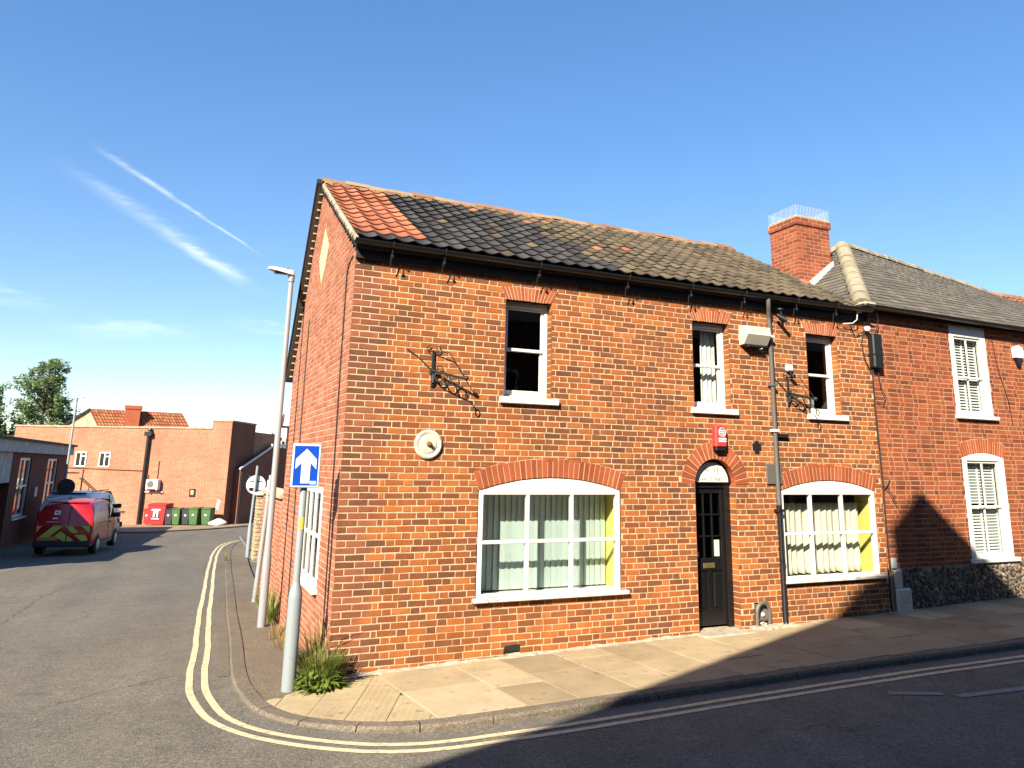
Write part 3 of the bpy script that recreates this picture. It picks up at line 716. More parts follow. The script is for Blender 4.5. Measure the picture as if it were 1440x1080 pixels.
def brick_wall(parent, name, mat, mortar, bricks, rows, frame, depth=0.0035, nparts=300, skip=None):
    """frame: (origin, u-dir, normal). Wall face lies on the frame plane; mortar is recessed behind it."""
    O, ud, nd = Vector(frame[0]), Vector(frame[1]), Vector(frame[2])
    mb = MB()
    for c, d, a, b in rows:
        p = [O + ud * c - nd * depth + Vector((0, 0, a)), O + ud * d - nd * depth + Vector((0, 0, a)), O + ud * d - nd * depth + Vector((0, 0, b)), O + ud * c - nd * depth + Vector((0, 0, b))]
        mb.quad(*p)
    wall = mb.build(name, mortar, parent)
    rotz = math.atan2(ud.y, ud.x)
    def score(b):
        p = O + ud * b[0] + Vector((0, 0, b[1])); v = CAMPOS - p
        return b[2] * b[3] * max(v.normalized().dot(nd), 0) / v.length_squared
    bricks = sorted(bricks, key=score, reverse=True)
    ms, mh = [u.mesh('brick', mat) for u in UBS], [u.mesh('brick_header', mat) for u in UBH]
    rest = MB()
    for i, (u, z, L, H) in enumerate(bricks):
        dp = depth + 0.011 + U(-0.0015, 0.0015)
        loc = O + ud * u - nd * (depth + 0.010) + Vector((0, 0, z)); ry = U(-0.006, 0.006)
        Mx = Matrix.Translation(loc) @ Matrix.Rotation(rotz, 4, 'Z') @ Matrix.Rotation(ry, 4, 'Y') @ Matrix.Diagonal((L, dp, H, 1))
        if nd.dot(Vector((math.sin(rotz), -math.cos(rotz), 0))) < 0: Mx = Matrix.Translation(loc) @ Matrix.Rotation(rotz, 4, 'Z') @ Matrix.Rotation(ry, 4, 'Y') @ Matrix.Diagonal((L, -dp, H, 1))
        if i < nparts: inst('brick', (ms if L > 0.15 else mh)[i % 7], wall, mat4=Mx)
        else:
            src = (UBS if L > 0.15 else UBH)[i % 7]
            rest.add([Mx @ Vector(v) for v in src.v], src.f)
    if rest.v: tag(rest.build('brickwork', mat, wall), kind='stuff')
    return wall
def arc_blocks(xc, half, zs, rise, ring, zb):
    """openings with a segmental head: gives blocked interval at height z for bricks (outside the ring)"""
    Rr = (half * half + rise * rise) / (2 * rise); zc = zs + rise - Rr; ang_ = math.asin(half / Rr)
    def f(z, extra):
        if z < zb: return None
        if z < zs: return (xc - half, xc + half)
        # skewback: ring end line
        q = (Rr + extra) ** 2 - (z + .03 - zc) ** 2
        if q <= 0: return None
        w = math.sqrt(q)
        wl_ = math.tan(ang_) * (z - zc)
        w = min(w, wl_)
        return (xc - w, xc + w)
    return f
def voussoirs(parent, name, xc, zc, r0, r1, a0, a1, n, mat, mortar, y=0.0, dep=0.018, joint=0.010, back=0.11):
    """ring of arch bricks, angle measured from vertical"""
    mb = MB(); sf = MB(); k = 24
    for i in range(k):
        t0, t1 = a0 + (a1 - a0) * i / k, a0 + (a1 - a0) * (i + 1) / k
        P = lambda r_, t, yy: (xc + r_ * math.sin(t), yy, zc + r_ * math.cos(t))
        mb.quad(P(r0 + .002, t0, y - 0.001), P(r0 + .002, t1, y - 0.001), P(r1, t1, y - 0.001), P(r1, t0, y - 0.001))
        sf.quad(P(r0, t0, y - 0.001), P(r0, t1, y - 0.001), P(r0, t1, y + back), P(r0, t0, y + back))
    arch = mb.build(name, mortar, parent); sf.build('soffit', mat, arch)
    da = (a1 - a0) / n
    for i in range(n):
        t0, t1 = a0 + da * i + joint / 2 / r0, a0 + da * (i + 1) - joint / 2 / r0
        t0b, t1b = a0 + da * i + joint / 2 / r1, a0 + da * (i + 1) - joint / 2 / r1
        b = MB(); j = U(-0.003, 0.002); c = 0.004; rr1 = r1 - U(0.0, 0.010)
        f = [(r0, t0), (r0, t1), (rr1, t1b), (rr1, t0b)]
        F = [(r0 + c, t0 + c / r0), (r0 + c, t1 - c / r0), (rr1 - c, t1b - c / r1), (rr1 - c, t0b + c / r1)]
        Q = lambda r_, t, yy: (xc + r_ * math.sin(t), yy, zc + r_ * math.cos(t))
        vs = [Q(r_, t, y - 0.006 + j) for r_, t in F] + [Q(r_, t, y - 0.003 + j) for r_, t in f] + [Q(r_, t, y + dep) for r_, t in f]
        b.add(vs, [(0, 1, 2, 3)] + [(p, 4 + p, 4 + (p + 1) % 4, (p + 1) % 4) for p in range(4)] + [(4 + p, 8 + p, 8 + (p + 1) % 4, 4 + (p + 1) % 4) for p in range(4)])
        b.build('arch_brick', mat, arch)
    return arch
def flat_lintel(parent, x0t, x1t, x0b, x1b, z0, z1, n, mat, mortar):
    mb = MB(); mb.prism([(x0t - .004, -0.001, z1 + .004), (x1t + .004, -0.001, z1 + .004), (x1b, -0.001, z0), (x0b, -0.001, z0)], (0, 0, 0), (0, 0.11, 0))
    li = mb.build('window_arch', mortar, parent)
    for i in range(n):
        a, b = i / n, (i + 1) / n; j = 0.0045
        xa0, xa1, xb0, xb1 = x0t + (x1t - x0t) * a + j, x0t + (x1t - x0t) * b - j, x0b + (x1b - x0b) * a + j, x0b + (x1b - x0b) * b - j
        zt = z1 - U(0, 0.006); zb_ = z0 + U(0, .003); c = 0.003; yj = -0.005 + U(-0.002, 0.002)
        m_ = MB(); vs = [(xb0 + c, yj, zb_ + c), (xb1 - c, yj, zb_ + c), (xa1 - c, yj, zt - c), (xa0 + c, yj, zt - c), (xb0, yj + .004, zb_), (xb1, yj + .004, zb_), (xa1, yj + .004, zt), (xa0, yj + .004, zt), (xb0, 0.02, zb_), (xb1, 0.02, zb_), (xa1, 0.02, zt), (xa0, 0.02, zt)]
        m_.add(vs, [(0, 1, 2, 3)] + [(p, 4 + p, 4 + (p + 1) % 4, (p + 1) % 4) for p in range(4)] + [(4 + p, 8 + p, 8 + (p + 1) % 4, 4 + (p + 1) % 4) for p in range(4)])
        m_.build('arch_brick', mat, li)
    return li

# ------------------------------------------------------------------ corner house
house = thing('corner_house', (4.4, 2.5, 0), 'two storey red brick corner house with pantile roof, black door and white shop windows', 'house')
WT = 4.80                                       # top of the front wall under the eaves
A1 = arc_blocks(2.765, 1.04, 2.0, 0.165, 0.24, 0.70); A2 = arc_blocks(7.605, 1.0, 2.0, 0.165, 0.24, 0.70)
UPP = [(2.04, 2.73), (5.08, 5.76), (7.33, 8.01)]
DX0, DX1, DZ = 5.05, 5.78, 2.09; DC, DR = (5.05 + 5.78) / 2, 0.365
def front_blocked(z, ring=0.245, lint=True):
    o = []
    for f in (A1, A2):
        q = f(z, ring)
        if q: o.append(q)
    for a, b in UPP:
        if 3.10 < z < 4.50: o.append((a, b))
        elif lint and 4.50 <= z < 4.69:
            k = (z - 4.50) / 0.19; o.append((a + 0.02 - 0.10 * k, b - 0.02 + 0.10 * k))
    if z < DZ: o.append((DX0, DX1))
    elif z + .025 < DZ + DR + ring: 
        w = math.sqrt(max((DR + ring) ** 2 - (z + .025 - DZ) ** 2, 0)); o.append((DC - w, DC + w))
    if z < 0.46 and z > 0: o.append((6.03, 6.30))
    if 0.08 < z < 0.16: o.append((2.12, 2.34))
    return o
br, rows = lay_bricks(0, 8.77, -0.107, WT, front_blocked, lambda z: (0.0, 8.765), bm=lambda z: front_blocked(z, 0.13, False))
front = brick_wall(house, 'front_wall', 'brick', 'mortar', br, rows, ((0, 0, 0), (1, 0, 0), (0, -1, 0)))
# structural core behind the brick faces so the wall is solid
def jambs(parent, x0, x1, z0, z1, d, head=True, matb='brick', mort='mortar', name='reveal'):
    mb = MB()
    mb.quad((x0, 0.008, z0), (x0, d, z0), (x0, d, z1), (x0, 0.008, z1)); mb.quad((x1, 0.008, z0), (x1, d, z0), (x1, d, z1), (x1, 0.008, z1))
    if head: mb.quad((x0, 0.008, z1), (x1, 0.008, z1), (x1, d, z1), (x0, d, z1))
    rv = mb.build(name, mort, parent)
    b = MB(); z = z0 + 0.004; k = 0
    while z < z1 - 0.03:
        e = 0.003; ln = d
        b.box(x0 - 0.003, 0.0, z, x0 + e, ln, z + COURSE - JT); b.box(x1 - e, 0.0, z, x1 + 0.003, ln, z + COURSE - JT)
        z += COURSE; k += 1
    tag(b.build('reveal_bricks', matb, rv), kind='stuff')
    return rv
for a, b in UPP: jambs(house, a, b, 3.19, 4.50, 0.13)
jambs(house, DX0, DX1, 0.05, DZ, 0.22, head=False)
for k, (a, b) in enumerate(UPP): flat_lintel(house, a - 0.085, b + 0.095, a + 0.008, b - 0.008, 4.50, 4.69, 15, 'lintel_brick', 'mortar')
for xc, half in ((2.765, 1.04), (7.605, 1.0)):
    rise = 0.165; Rr = (half ** 2 + rise ** 2) / (2 * rise); an = math.asin(half / Rr)
    voussoirs(house, 'window_arch', xc, 2.0 + rise - Rr, Rr, Rr + 0.245, -an, an, 28, 'arch_brick', 'mortar')
voussoirs(house, 'door_arch', DC, DZ, DR, DR + 0.245, -math.pi / 2, math.pi / 2, 19, 'arch_brick', 'mortar', back=0.22)
# side wall with its steep rear gable slope
RY, RZ = 3.05, 6.86
def side_lim(z):
    hi = 5.0 if z < 4.03 else RY + (RZ - 0.06 - z) / 1.47
    lo = 0.0 if z < 4.86 else (z - 4.86 - 0.02) / 0.566
    return (max(lo, 0), min(5.0, hi))
def side_blocked(z): return [(1.05, 2.45)] if 0.78 < z < 2.0 else []
br, rows = lay_bricks(0, 5.0, -0.26, 6.72, side_blocked, lambda z: side_lim(z), quoin=False)
sw = brick_wall(house, 'side_wall', 'side_brick', 'side_mortar', br, rows, ((0, 0.0, 0), (0, 1, 0), (-1, 0, 0)), nparts=0)
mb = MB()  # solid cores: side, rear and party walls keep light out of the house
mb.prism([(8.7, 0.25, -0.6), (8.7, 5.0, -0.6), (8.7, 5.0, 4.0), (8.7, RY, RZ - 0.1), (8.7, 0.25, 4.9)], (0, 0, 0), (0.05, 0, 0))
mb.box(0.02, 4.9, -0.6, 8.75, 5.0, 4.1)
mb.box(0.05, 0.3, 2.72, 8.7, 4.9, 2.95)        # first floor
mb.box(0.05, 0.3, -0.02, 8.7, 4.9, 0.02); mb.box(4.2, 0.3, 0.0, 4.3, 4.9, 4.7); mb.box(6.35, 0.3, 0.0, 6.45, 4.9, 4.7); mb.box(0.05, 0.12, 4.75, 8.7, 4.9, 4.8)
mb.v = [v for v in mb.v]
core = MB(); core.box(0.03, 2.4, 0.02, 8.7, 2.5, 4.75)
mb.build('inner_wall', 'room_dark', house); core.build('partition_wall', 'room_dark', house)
# brick-thick lining behind the front wall (in pieces round the openings)
mb = MB()
for x0, x1, z0, z1 in ((0.03, 1.70, -0.2, 2.72), (3.83, 5.03, -0.2, 2.72), (5.80, 6.58, -0.2, 2.72), (8.63, 8.72, -0.2, 2.72), (1.70, 3.83, -0.2, 0.68), (6.58, 8.63, -0.2, 0.68), (1.70, 3.83, 2.2, 2.72), (6.58, 8.63, 2.2, 2.72), (5.03, 5.80, 2.5, 2.72),
                       (0.03, 2.02, 2.72, 4.76), (2.75, 5.06, 2.72, 4.76), (5.78, 7.31, 2.72, 4.76), (8.03, 8.72, 2.72, 4.76), (2.02, 2.75, 2.72, 3.15), (5.06, 5.78, 2.72, 3.15), (7.31, 8.03, 2.72, 3.15), (2.02, 2.75, 4.52, 4.76), (5.06, 5.78, 4.52, 4.76), (7.31, 8.03, 4.52, 4.76)):
    mb.box(x0, 0.03, z0, x1, 0.24, z1)
mb.build('wall_lining', 'room', house)
mb = MB()
for a in (((0.03, 0.24, -0.3), (0.2, 1.03, 4.76)), ((0.03, 2.47, -0.3), (0.2, 4.95, 4.05)), ((0.03, 1.03, -0.3), (0.2, 2.47, 0.76)), ((0.03, 1.03, 2.02), (0.2, 2.47, 4.76))): mb.box(*a[0], *a[1])
mb.build('wall_lining', 'room', house)
# sash windows on the first floor
def sash_window(parent, x0, x1, z0, z1, y, meet, bars=0, sill=(0.07, 0.06), arch=None, casing=0.05, name='window', sillmat='white'):
    f = MB(); c = casing
    f.bbox(x0, y, z0, x0 + c, y + 0.09, z1); f.bbox(x1 - c, y, z0, x1, y + 0.09, z1)
    f.bbox(x0 + c + .001, y + .001, z1 - 0.06, x1 - c - .001, y + 0.089, z1); f.bbox(x0 + c + .001, y + .001, z0, x1 - c - .001, y + 0.089, z0 + 0.035)
    w = f.build(name, 'white', parent)
    for k, (a, b, yy) in enumerate(((meet - 0.02, z1 - 0.06, y + 0.018), (z0 + 0.035, meet + 0.022, y + 0.050))):
        s_ = MB(); st = 0.042; xa, xb = x0 + c + .002, x1 - c - .002
        s_.bbox(xa, yy, a, xa + st, yy + 0.03, b, .004); s_.bbox(xb - st, yy, a, xb, yy + 0.03, b, .004)
        s_.bbox(xa + st, yy + .001, b - (0.042), xb - st, yy + 0.029, b, .004); s_.bbox(xa + st, yy + .001, a, xb - st, yy + 0.029, a + (0.042 if k == 0 else 0.075), .004)
        for q in range(bars):
            xm = xa + (xb - xa) * (q + 1) / (bars + 1); s_.bbox(xm - 0.012, yy + .002, a + .04, xm + 0.012, yy + .028, b - .04, .003)
        s_.build('sash', 'white', w)
        for q in range(bars + 1):
            xl = xa + (xb - xa) * q / (bars + 1); xr = xa + (xb - xa) * (q + 1) / (bars + 1)
            p = MB(); p.quad((xl + .01, yy + .016, a + .03), (xr - .01, yy + .016, a + .03), (xr - .01, yy + .016, b - .03), (xl + .01, yy + .016, b - .03)); p.build('pane', 'glass', w)
    s_ = MB(); s_.bbox(x0 - sill[0], -sill[1], z0 - 0.085, x1 + sill[0] + .03, y + 0.08, z0 - .001, 0.008); s_.build('sill', sillmat, w)
    return w
for k, (a, b) in enumerate(UPP): sash_window(house, a + .003, b - .003, 3.19, 4.495, 0.125, 3.845)
# shop windows
def shop_window(parent, x0, x1, mull):
    z0, z1, y = 0.72, 2.0, -0.004
    f = MB(); c = 0.06
    f.bbox(x0, y, z0, x0 + c, y + 0.08, z1, .006); f.bbox(x1 - c, y, z0, x1, y + 0.08, z1, .006)
    f.bbox(x0 + c, y + .001, z1 - 0.055, x1 - c, y + .079, z1, .006); f.bbox(x0 + c, y + .001, z0, x1 - c, y + .079, z0 + 0.04, .006)
    w = f.build('window', 'white', parent)
    for xm in mull: g_ = MB(); g_.bbox(xm - 0.024, y + .004, z0 + .035, xm + 0.024, y + .07, z1 - .05, .008); g_.build('mullion', 'white', w)
    ed = [x0 + c] + [v for xm in mull for v in (xm - .024, xm + .024)] + [x1 - c]
    for a, b in zip(ed[0::2], ed[1::2]): g_ = MB(); g_.bbox(a - .004, y + .006, 1.345, b + .004, y + .06, 1.39, .006); g_.build('glazing_bar', 'white', w)
    for a, b in zip(ed[0::2], ed[1::2]):
        for za, zb in ((z0 + .03, 1.35), (1.385, z1 - .05)):
            p = MB(); p.quad((a - .006, y + .04, za), (b + .006, y + .04, za), (b + .006, y + .04, zb), (a - .006, y + .04, zb)); p.build('pane', 'glass', w)
    # curved head board under the arch
    xc, half, rise = (x0 + x1) / 2, (x1 - x0) / 2 + 0.012, 0.155; Rr = (half ** 2 + rise ** 2) / (2 * rise); zc = 2.0 + rise - Rr
    poly = [(x1 - .002, y + .012, 2.001), (x0 + .002, y + .012, 2.001)]
    for i in range(21):
        t = -math.asin((half - .012) / Rr) + 2 * math.asin((half - .012) / Rr) * i / 20; poly.append((xc + Rr * math.sin(t), y + .012, zc + Rr * math.cos(t)))
    h = MB(); h.prism(poly, (0, 0, 0), (0, 0.05, 0)); h.build('head_board', 'white', w)
    s_ = MB(); s_.bbox(x0 - 0.06, -0.075, 0.665, x1 + 0.10, 0.09, 0.718, 0.010); s_.build('sill', 'sillwhite', w)
    # window bay inside: yellow end, white board
    r_ = MB(); r_.box(x1 + .01, 0.085, 0.70, x1 + .04, 0.42, 2.2); r_.build('bay_end', 'yellow_int', w)
    r_ = MB(); r_.box(x0 - .04, 0.085, 0.70, x0 - .01, 0.42, 2.2); r_.box(x0 - .01, 0.09, 2.02, x1 + .01, 0.6, 2.05); r_.box(x0 - .01, 0.085, 0.685, x1 + .01, 0.45, 0.725); r_.build('bay_lining', 'shutter', w)
    return w
shop_window(house, 1.74, 3.79, (2.42, 3.06)); shop_window(house, 6.62, 8.59, (7.23, 7.88))
# door
d = MB(); yd = 0.17
fr = MB(); fr.bbox(DX0, yd - .03, 0.10, DX0 + 0.055, yd + .08, 2.09, .005); fr.bbox(DX1 - 0.10, yd - .03, 0.10, DX1, yd + .08, 2.09, .005); fr.bbox(DX0, yd - .031, 2.04, DX1, yd + .081, 2.105, .006)
door = fr.build('door', 'black', house); door['label'] = 'black panelled front door with nine glass panes'
xa, xb = DX0 + .056, DX1 - .101
lf = MB()
for a in (((xa, 0.14), (xa + .062, 2.038)), ((xb - .062, 0.14), (xb, 2.038))): lf.bbox(a[0][0], yd, a[0][1], a[1][0], yd + .05, a[1][1], .004)
for za, zb in ((0.14, 0.33), (0.88, 1.05), (1.96, 2.038)): lf.bbox(xa + .062, yd + .001, za, xb - .062, yd + .049, zb, .004)
xm = (xa + xb) / 2; lf.bbox(xm - .035, yd + .002, 0.33, xm + .035, yd + .048, 0.88, .004)
lf.build('door_leaf', 'black', door)
for za, zb in ((0, 0),):
    p = MB()
    for a, b in ((xa + .062, xm - .035), (xm + .035, xb - .062)): p.box(a, yd + .022, 0.33, b, yd + .035, 0.88); p.bbox(a + .04, yd + .006, 0.37, b - .04, yd + .03, 0.84, .012)
    p.build('door_panel', 'black', door)
gb = MB(); gw = (xb - xa - .124)
for k in (1, 2):
    q = xa + .062 + gw * k / 3; gb.bbox(q - .011, yd + .003, 1.05, q + .011, yd + .04, 1.96, .004)
    q = 1.05 + 0.91 * k / 3; gb.bbox(xa + .062, yd + .004, q - .011, xb - .062, yd + .039, q + .011, .004)
gb.build('glazing_bar', 'black', door)
for i in range(3):
    for j in range(3):
        a = xa + .062 + gw * i / 3; b = a + gw / 3; za = 1.05 + .91 * j / 3; zb = za + .91 / 3
        p = MB(); p.quad((a + .009, yd + .024, za + .009), (b - .009, yd + .024, za + .009), (b - .009, yd + .024, zb - .009), (a + .009, yd + .024, zb - .009)); p.build('pane', 'glass', door)
lb = MB(); lb.bbox(xm - .115, yd - .012, 0.915, xm + .085, yd + .004, 0.985, .004); lb.box(xm - .085, yd - .0135, 0.935, xm + .055, yd - .011, 0.965); lb.build('letter_box', 'brass', door)
p = MB(); p.box(xb - .06 - gw / 3 + .01, yd + .030, 1.07, xb - .08, yd + .032, 1.30); p.build('paper_notice', 'white_print', door)
p = MB(); p.box(xa + .075, yd + .030, 1.07, xa + .125, yd + .032, 1.14); p.build('paper_notice', 'white_print', door)
p = MB(); p.bbox(DX0 + .02, yd - .05, 1.90, DX0 + .085, yd - .031, 1.95, .003); p.build('door_sensor', 'shutter', door)
p = MB(); p.box(DX0, 0.05, 0.06, DX1, 0.26, 0.105); p.build('threshold', 'cement', door)
p = MB(); p.bbox(DX0 - 0.08, -0.26, 0.03, DX1 + 0.06, 0.05, 0.098, .012); p.build('door_step', 'cement', house)
# arched fanlight board with the address
poly = [(DC + DR * math.cos(math.pi * i / 24), yd - .07, 2.107 + (DR - .018) * math.sin(math.pi * i / 24)) for i in range(25)]
p = MB(); p.prism(poly, (0, 0, 0), (0, .12, 0)); fan = p.build('fanlight_frame', 'black', house)
FR = DR - 0.075
poly = [(DC + 0.015 + FR * math.cos(math.pi * i / 24), yd - .078, 2.125 + (FR - .005) * math.sin(math.pi * i / 24)) for i in range(25)]
p = MB(); p.prism(poly, (0, 0, 0), (0, .012, 0)); p.build('address_board', 'white', fan)
rx = (math.pi / 2, 0, 0)
text_obj('lettering', 'N', 0.085, (DC - 0.105, yd - .0805, 2.275), rx, 'grey_print', fan, .001, sx=.9); text_obj('lettering', 'O.', 0.066, (DC - 0.045, yd - .0805, 2.275), rx, 'grey_print', fan, .001, sx=.9)
text_obj('lettering', '13', 0.105, (DC + 0.085, yd - .0805, 2.265), rx, 'grey_print', fan, .001)
text_obj('lettering', 'E', 0.085, (DC - 0.215, yd - .0805, 2.145), rx, 'grey_print', fan, .001, sx=.85); text_obj('lettering', 'ARL', 0.062, (DC - 0.125, yd - .0805, 2.145), rx, 'grey_print', fan, .001)
text_obj('lettering', 'S', 0.085, (DC - 0.015, yd - .0805, 2.145), rx, 'grey_print', fan, .001, sx=.85); text_obj('lettering', 'TREET', 0.062, (DC + 0.118, yd - .0805, 2.145), rx, 'grey_print', fan, .001)
# side window
f = MB()
for y0_, y1_, z0_, z1_ in ((1.05, 1.13, .78, 2.0), (2.37, 2.45, .78, 2.0), (1.13, 2.37, 1.92, 2.0), (1.13, 2.37, .78, .86), (1.52, 1.57, .86, 1.92), (1.93, 1.98, .86, 1.92)): f.bbox(-0.016, y0_, z0_, 0.012, y1_, z1_, .004)
f.bbox(-0.012, 1.13, 1.36, 0.010, 2.37, 1.41, .004)
w = f.build('window', 'white', house)
p = MB(); p.quad((0.004, 1.1, .8), (0.004, 2.4, .8), (0.004, 2.4, 1.97), (0.004, 1.1, 1.97)); p.build('pane', 'glass', w)
p = MB(); p.bbox(-0.07, 1.0, .70, 0.06, 2.5, .775, .008); p.build('sill', 'white', w)
p = MB()
for k in range(16): p.box(0.22, 1.10 + k * .083, .82, 0.232, 1.17 + k * .083, 1.95)
p.build('blind_slats', 'room', w)
# cream render patch, cables and iron stain on the side wall
p = MB(); p.prism([(-0.004, 2.55, 5.91), (-0.004, 2.10, 5.53), (-0.004, 2.30, 5.25), (-0.004, 2.55, 5.01), (-0.004, 2.78, 5.25), (-0.004, 2.92, 5.48)], (0, 0, 0), (0.02, 0, 0)); p.build('render_patch', 'pale_patch', house)
p = MB(); p.tube([(-0.012, 3.46, 4.6), (-0.012, 3.47, 3.6), (-0.012, 3.46, 2.8), (-0.012, 3.44, 1.9), (-0.012, 3.38, .8), (-0.012, 3.3, -.05)], 0.009, 6); p.build('wall_cable', 'cable', house)
p = MB(); p.tube([(-0.012, 0.10, 4.86), (-0.012, .33, 4.80), (-0.012, .42, 4.68), (-0.012, .43, 3.6), (-0.012, .40, 2.7), (-0.012, .38, 1.2), (-0.012, .36, .1)], 0.008, 6); p.build('wall_cable', 'cable', house)
# ---- roof
EY, EZ = -0.20, 5.015
sl = Vector((0, RY - EY, RZ - EZ)); SLEN = sl.length; sl.normalize(); nrm = Vector((0, -sl.z, sl.y))
mb = MB()
mb.prism([(-0.02, EY + .03, EZ - .05), (-0.02, RY, RZ - .06), (-0.02, 5.12, 3.90), (-0.02, 5.05, 3.82), (-0.02, RY, RZ - .16), (-0.02, EY + .06, EZ - .12)], (0, 0, 0), (8.33, 0, 0))
roof = mb.build('roof', 'timber_dark', house)
mb = MB(); mb.prism([(-0.10, RY - .02, RZ + .0), (-0.10, 5.16, 3.86), (-0.10, 5.10, 3.80), (-0.10, RY - .02, RZ - .085)], (0, 0, 0), (8.41, 0, 0)); mb.build('rear_slope', 'tile_brown', roof)
def pantile_mesh(w, gauge, name, mat, seg=8, lift=0.026):
    b = MB(); L = gauge * 1.12
    prof = []
    for i in range(seg + 1):
        u = i / seg; h_ = 0.030 * (0.5 + 0.5 * math.cos(2 * math.pi * (u - 0.06))) ** 1.25 + (0.006 if i == seg else 0)
        prof.append((u * w * 1.05, h_))
    for vv, hh in ((0, lift), (L, 0.002)):
        for u, h_ in prof: b.v.append((u, vv, h_ + hh))
    for u, h_ in prof: b.v.append((u, 0.004, h_ + lift - 0.017))
    n = seg + 1
    for i in range(seg):
        b.f.append((i, i + 1, n + i + 1, n + i)); b.f.append((2 * n + i, 2 * n + i + 1, i + 1, i))
    me = b.mesh(name, mat)
    for i, p in enumerate(me.polygons): p.use_smooth = (i % 2 == 0)
    return me, b
NR, NC = 13, 36; TW, GA = 8.33 / NC, SLEN / 13 * 0.995
TM = {k: pantile_mesh(TW, GA, 'pantile', k) for k in ('tile_red', 'tile_black', 'tile_brown')}
def tile_kind(c, r_):
    x = -0.03 + c * TW; bx_ = 3.05 + (NR - r_) * 0.04 + 0.25 * math.sin(r_ * 1.7)
    if c < 4 and r_ > 0: return 'tile_red'
    if x < bx_: return 'tile_brown' if (R() < 0.04 or (r_ > 9 and x > 2.2 and R() < .4)) else 'tile_black'
    return 'tile_red' if (c, r_) == (20, 6) else 'tile_brown'
cand = []
for r_ in range(NR):
    for c in range(NC):
        P = Vector((-0.03 + c * TW, EY, EZ)) + sl * (r_ * GA); d_ = (P - CAMPOS).length
        cand.append((d_, r_, c, P))
cand.sort(key=lambda q: q[0])
rot = Matrix((Vector((1, 0, 0)), sl, nrm)).transposed().to_4x4()
restt = {k: MB() for k in TM}
for i, (d_, r_, c, P) in enumerate(cand):
    kd = tile_kind(c, r_)
    sag = -0.018 * math.sin(math.pi * r_ / NR) * (0.6 + 0.4 * math.sin(c * 0.5))
    Mx = Matrix.Translation(P + nrm * (sag + U(-.003, .003))) @ rot @ Matrix.Rotation(U(-.02, .02), 4, 'Z') @ Matrix.Rotation(U(-.006, .008), 4, 'X')
    if i < 300: inst('pantile', TM[kd][0], roof, mat4=Mx)
    else: restt[kd].add([Mx @ Vector(v) for v in TM[kd][1].v], TM[kd][1].f)
for k, b in restt.items():
    if b.v: tag(b.build('pantiles', k, roof, smooth='all', fix=False), kind='stuff')
# ridge tiles bedded in mortar, verge mortar
nt_ = 22
for i in range(nt_):
    x0 = -0.05 + i * 8.40 / nt_; b = MB(); L = 8.40 / nt_ + .02
    for xx, rr in ((x0, .118), (x0 + L, .108)):
        for k in range(9):
            t = math.radians(-78 + 156 * k / 8); b.v.append((xx, RY - 0.02 + rr * 1.05 * math.sin(t), RZ - .05 + .012 * math.sin(i * 1.9) + rr * math.cos(t)))
    for k in range(8): b.f.append((k, k + 1, 10 + k, 9 + k))
    b.f.append(tuple(range(9))); b.f.append(tuple(range(17, 8, -1)))
    b.build('ridge_tile', 'ridge', roof, smooth=True)
b = MB()
for i in range(60):
    x0 = -0.03 + i * 8.36 / 60; a = .10 + U(-.02, .03)
    b.bbox(x0, RY - .22 + U(-.03, .02), RZ - .145, x0 + .145, RY - .10, RZ - .06 + U(-.01, .015), .012)
tag(b.build('ridge_mortar', 'ridge', roof), kind='stuff')
b = MB()
for i in range(40):
    v = i / 40; P = Vector((0, EY, EZ)) + sl * (SLEN * v); j = U(0, .015)
    b.bbox(-0.034 - j * .6, P.y - .02, P.z - .045 - U(0, .02), 0.0, P.y + .10, P.z - .005, .008)
b.build('verge_mortar', 'cement', roof)
b = MB()
for i in range(26):
    v = (i + .5) / 26; y_, z_ = RY + (5.08 - RY) * v, RZ - .11 - 2.94 * v
    b.bbox(-0.06, y_ - .010 - U(0, .008), z_ - .05, 0.0, y_ + .010, z_ - .02 - U(0, .012), .004)
tag(b.build('verge_dentils', 'cement', roof), kind='stuff')
b = MB(); b.prism([(-0.13, RY - .05, RZ + .03), (-0.13, 5.2, 3.86), (-0.13, 5.16, 3.78), (-0.13, RY - .05, RZ - .04)], (0, 0, 0), (.16, 0, 0)); b.build('verge_board', 'timber_dark', roof)
b = MB(); b.bbox(-0.12, 5.06, 3.74, 8.3, 5.2, 3.86, .02); b.build('rear_gutter', 'gutter', roof)
# eaves: boarded soffit coloured near-black as the gutter's shade, gutter, brackets
b = MB(); b.box(0.0, -0.065, 4.80, 8.62, -0.04, 5.0); b.box(0.0, -0.04, 4.80, 8.62, 0.03, 4.815); b.build('fascia', 'timber_dark', house)
def half_gutter(y, z, x0, x1, r_, name, parent, z1=None):
    b = MB(); n = 10; z1 = z if z1 is None else z1; K = 12
    for j in range(K + 1):
        xx = x0 + (x1 - x0) * j / K; zz = z + (z1 - z) * j / K - 0.012 * math.sin(math.pi * j / K)
        for k in range(n + 1):
            t = math.pi * k / n; b.v.append((xx, y - r_ * math.cos(t), zz - r_ * math.sin(t)))
        for k in range(n + 1):
            t = math.pi * (n - k) / n; b.v.append((xx, y - (r_ - .006) * math.cos(t), zz - (r_ - .006) * math.sin(t)))
    w_ = 2 * (n + 1)
    for j in range(K):
        for k in range(w_): b.f.append((j * w_ + k, j * w_ + (k + 1) % w_, (j + 1) * w_ + (k + 1) % w_, (j + 1) * w_ + k))
    b.f.append(tuple(range(w_))); b.f.append(tuple(K * w_ + k for k in range(w_)))
    return b.build(name, 'gutter', parent, smooth=True)
gut = half_gutter(-0.185, 5.0, -0.06, 8.66, 0.062, 'gutter', house)
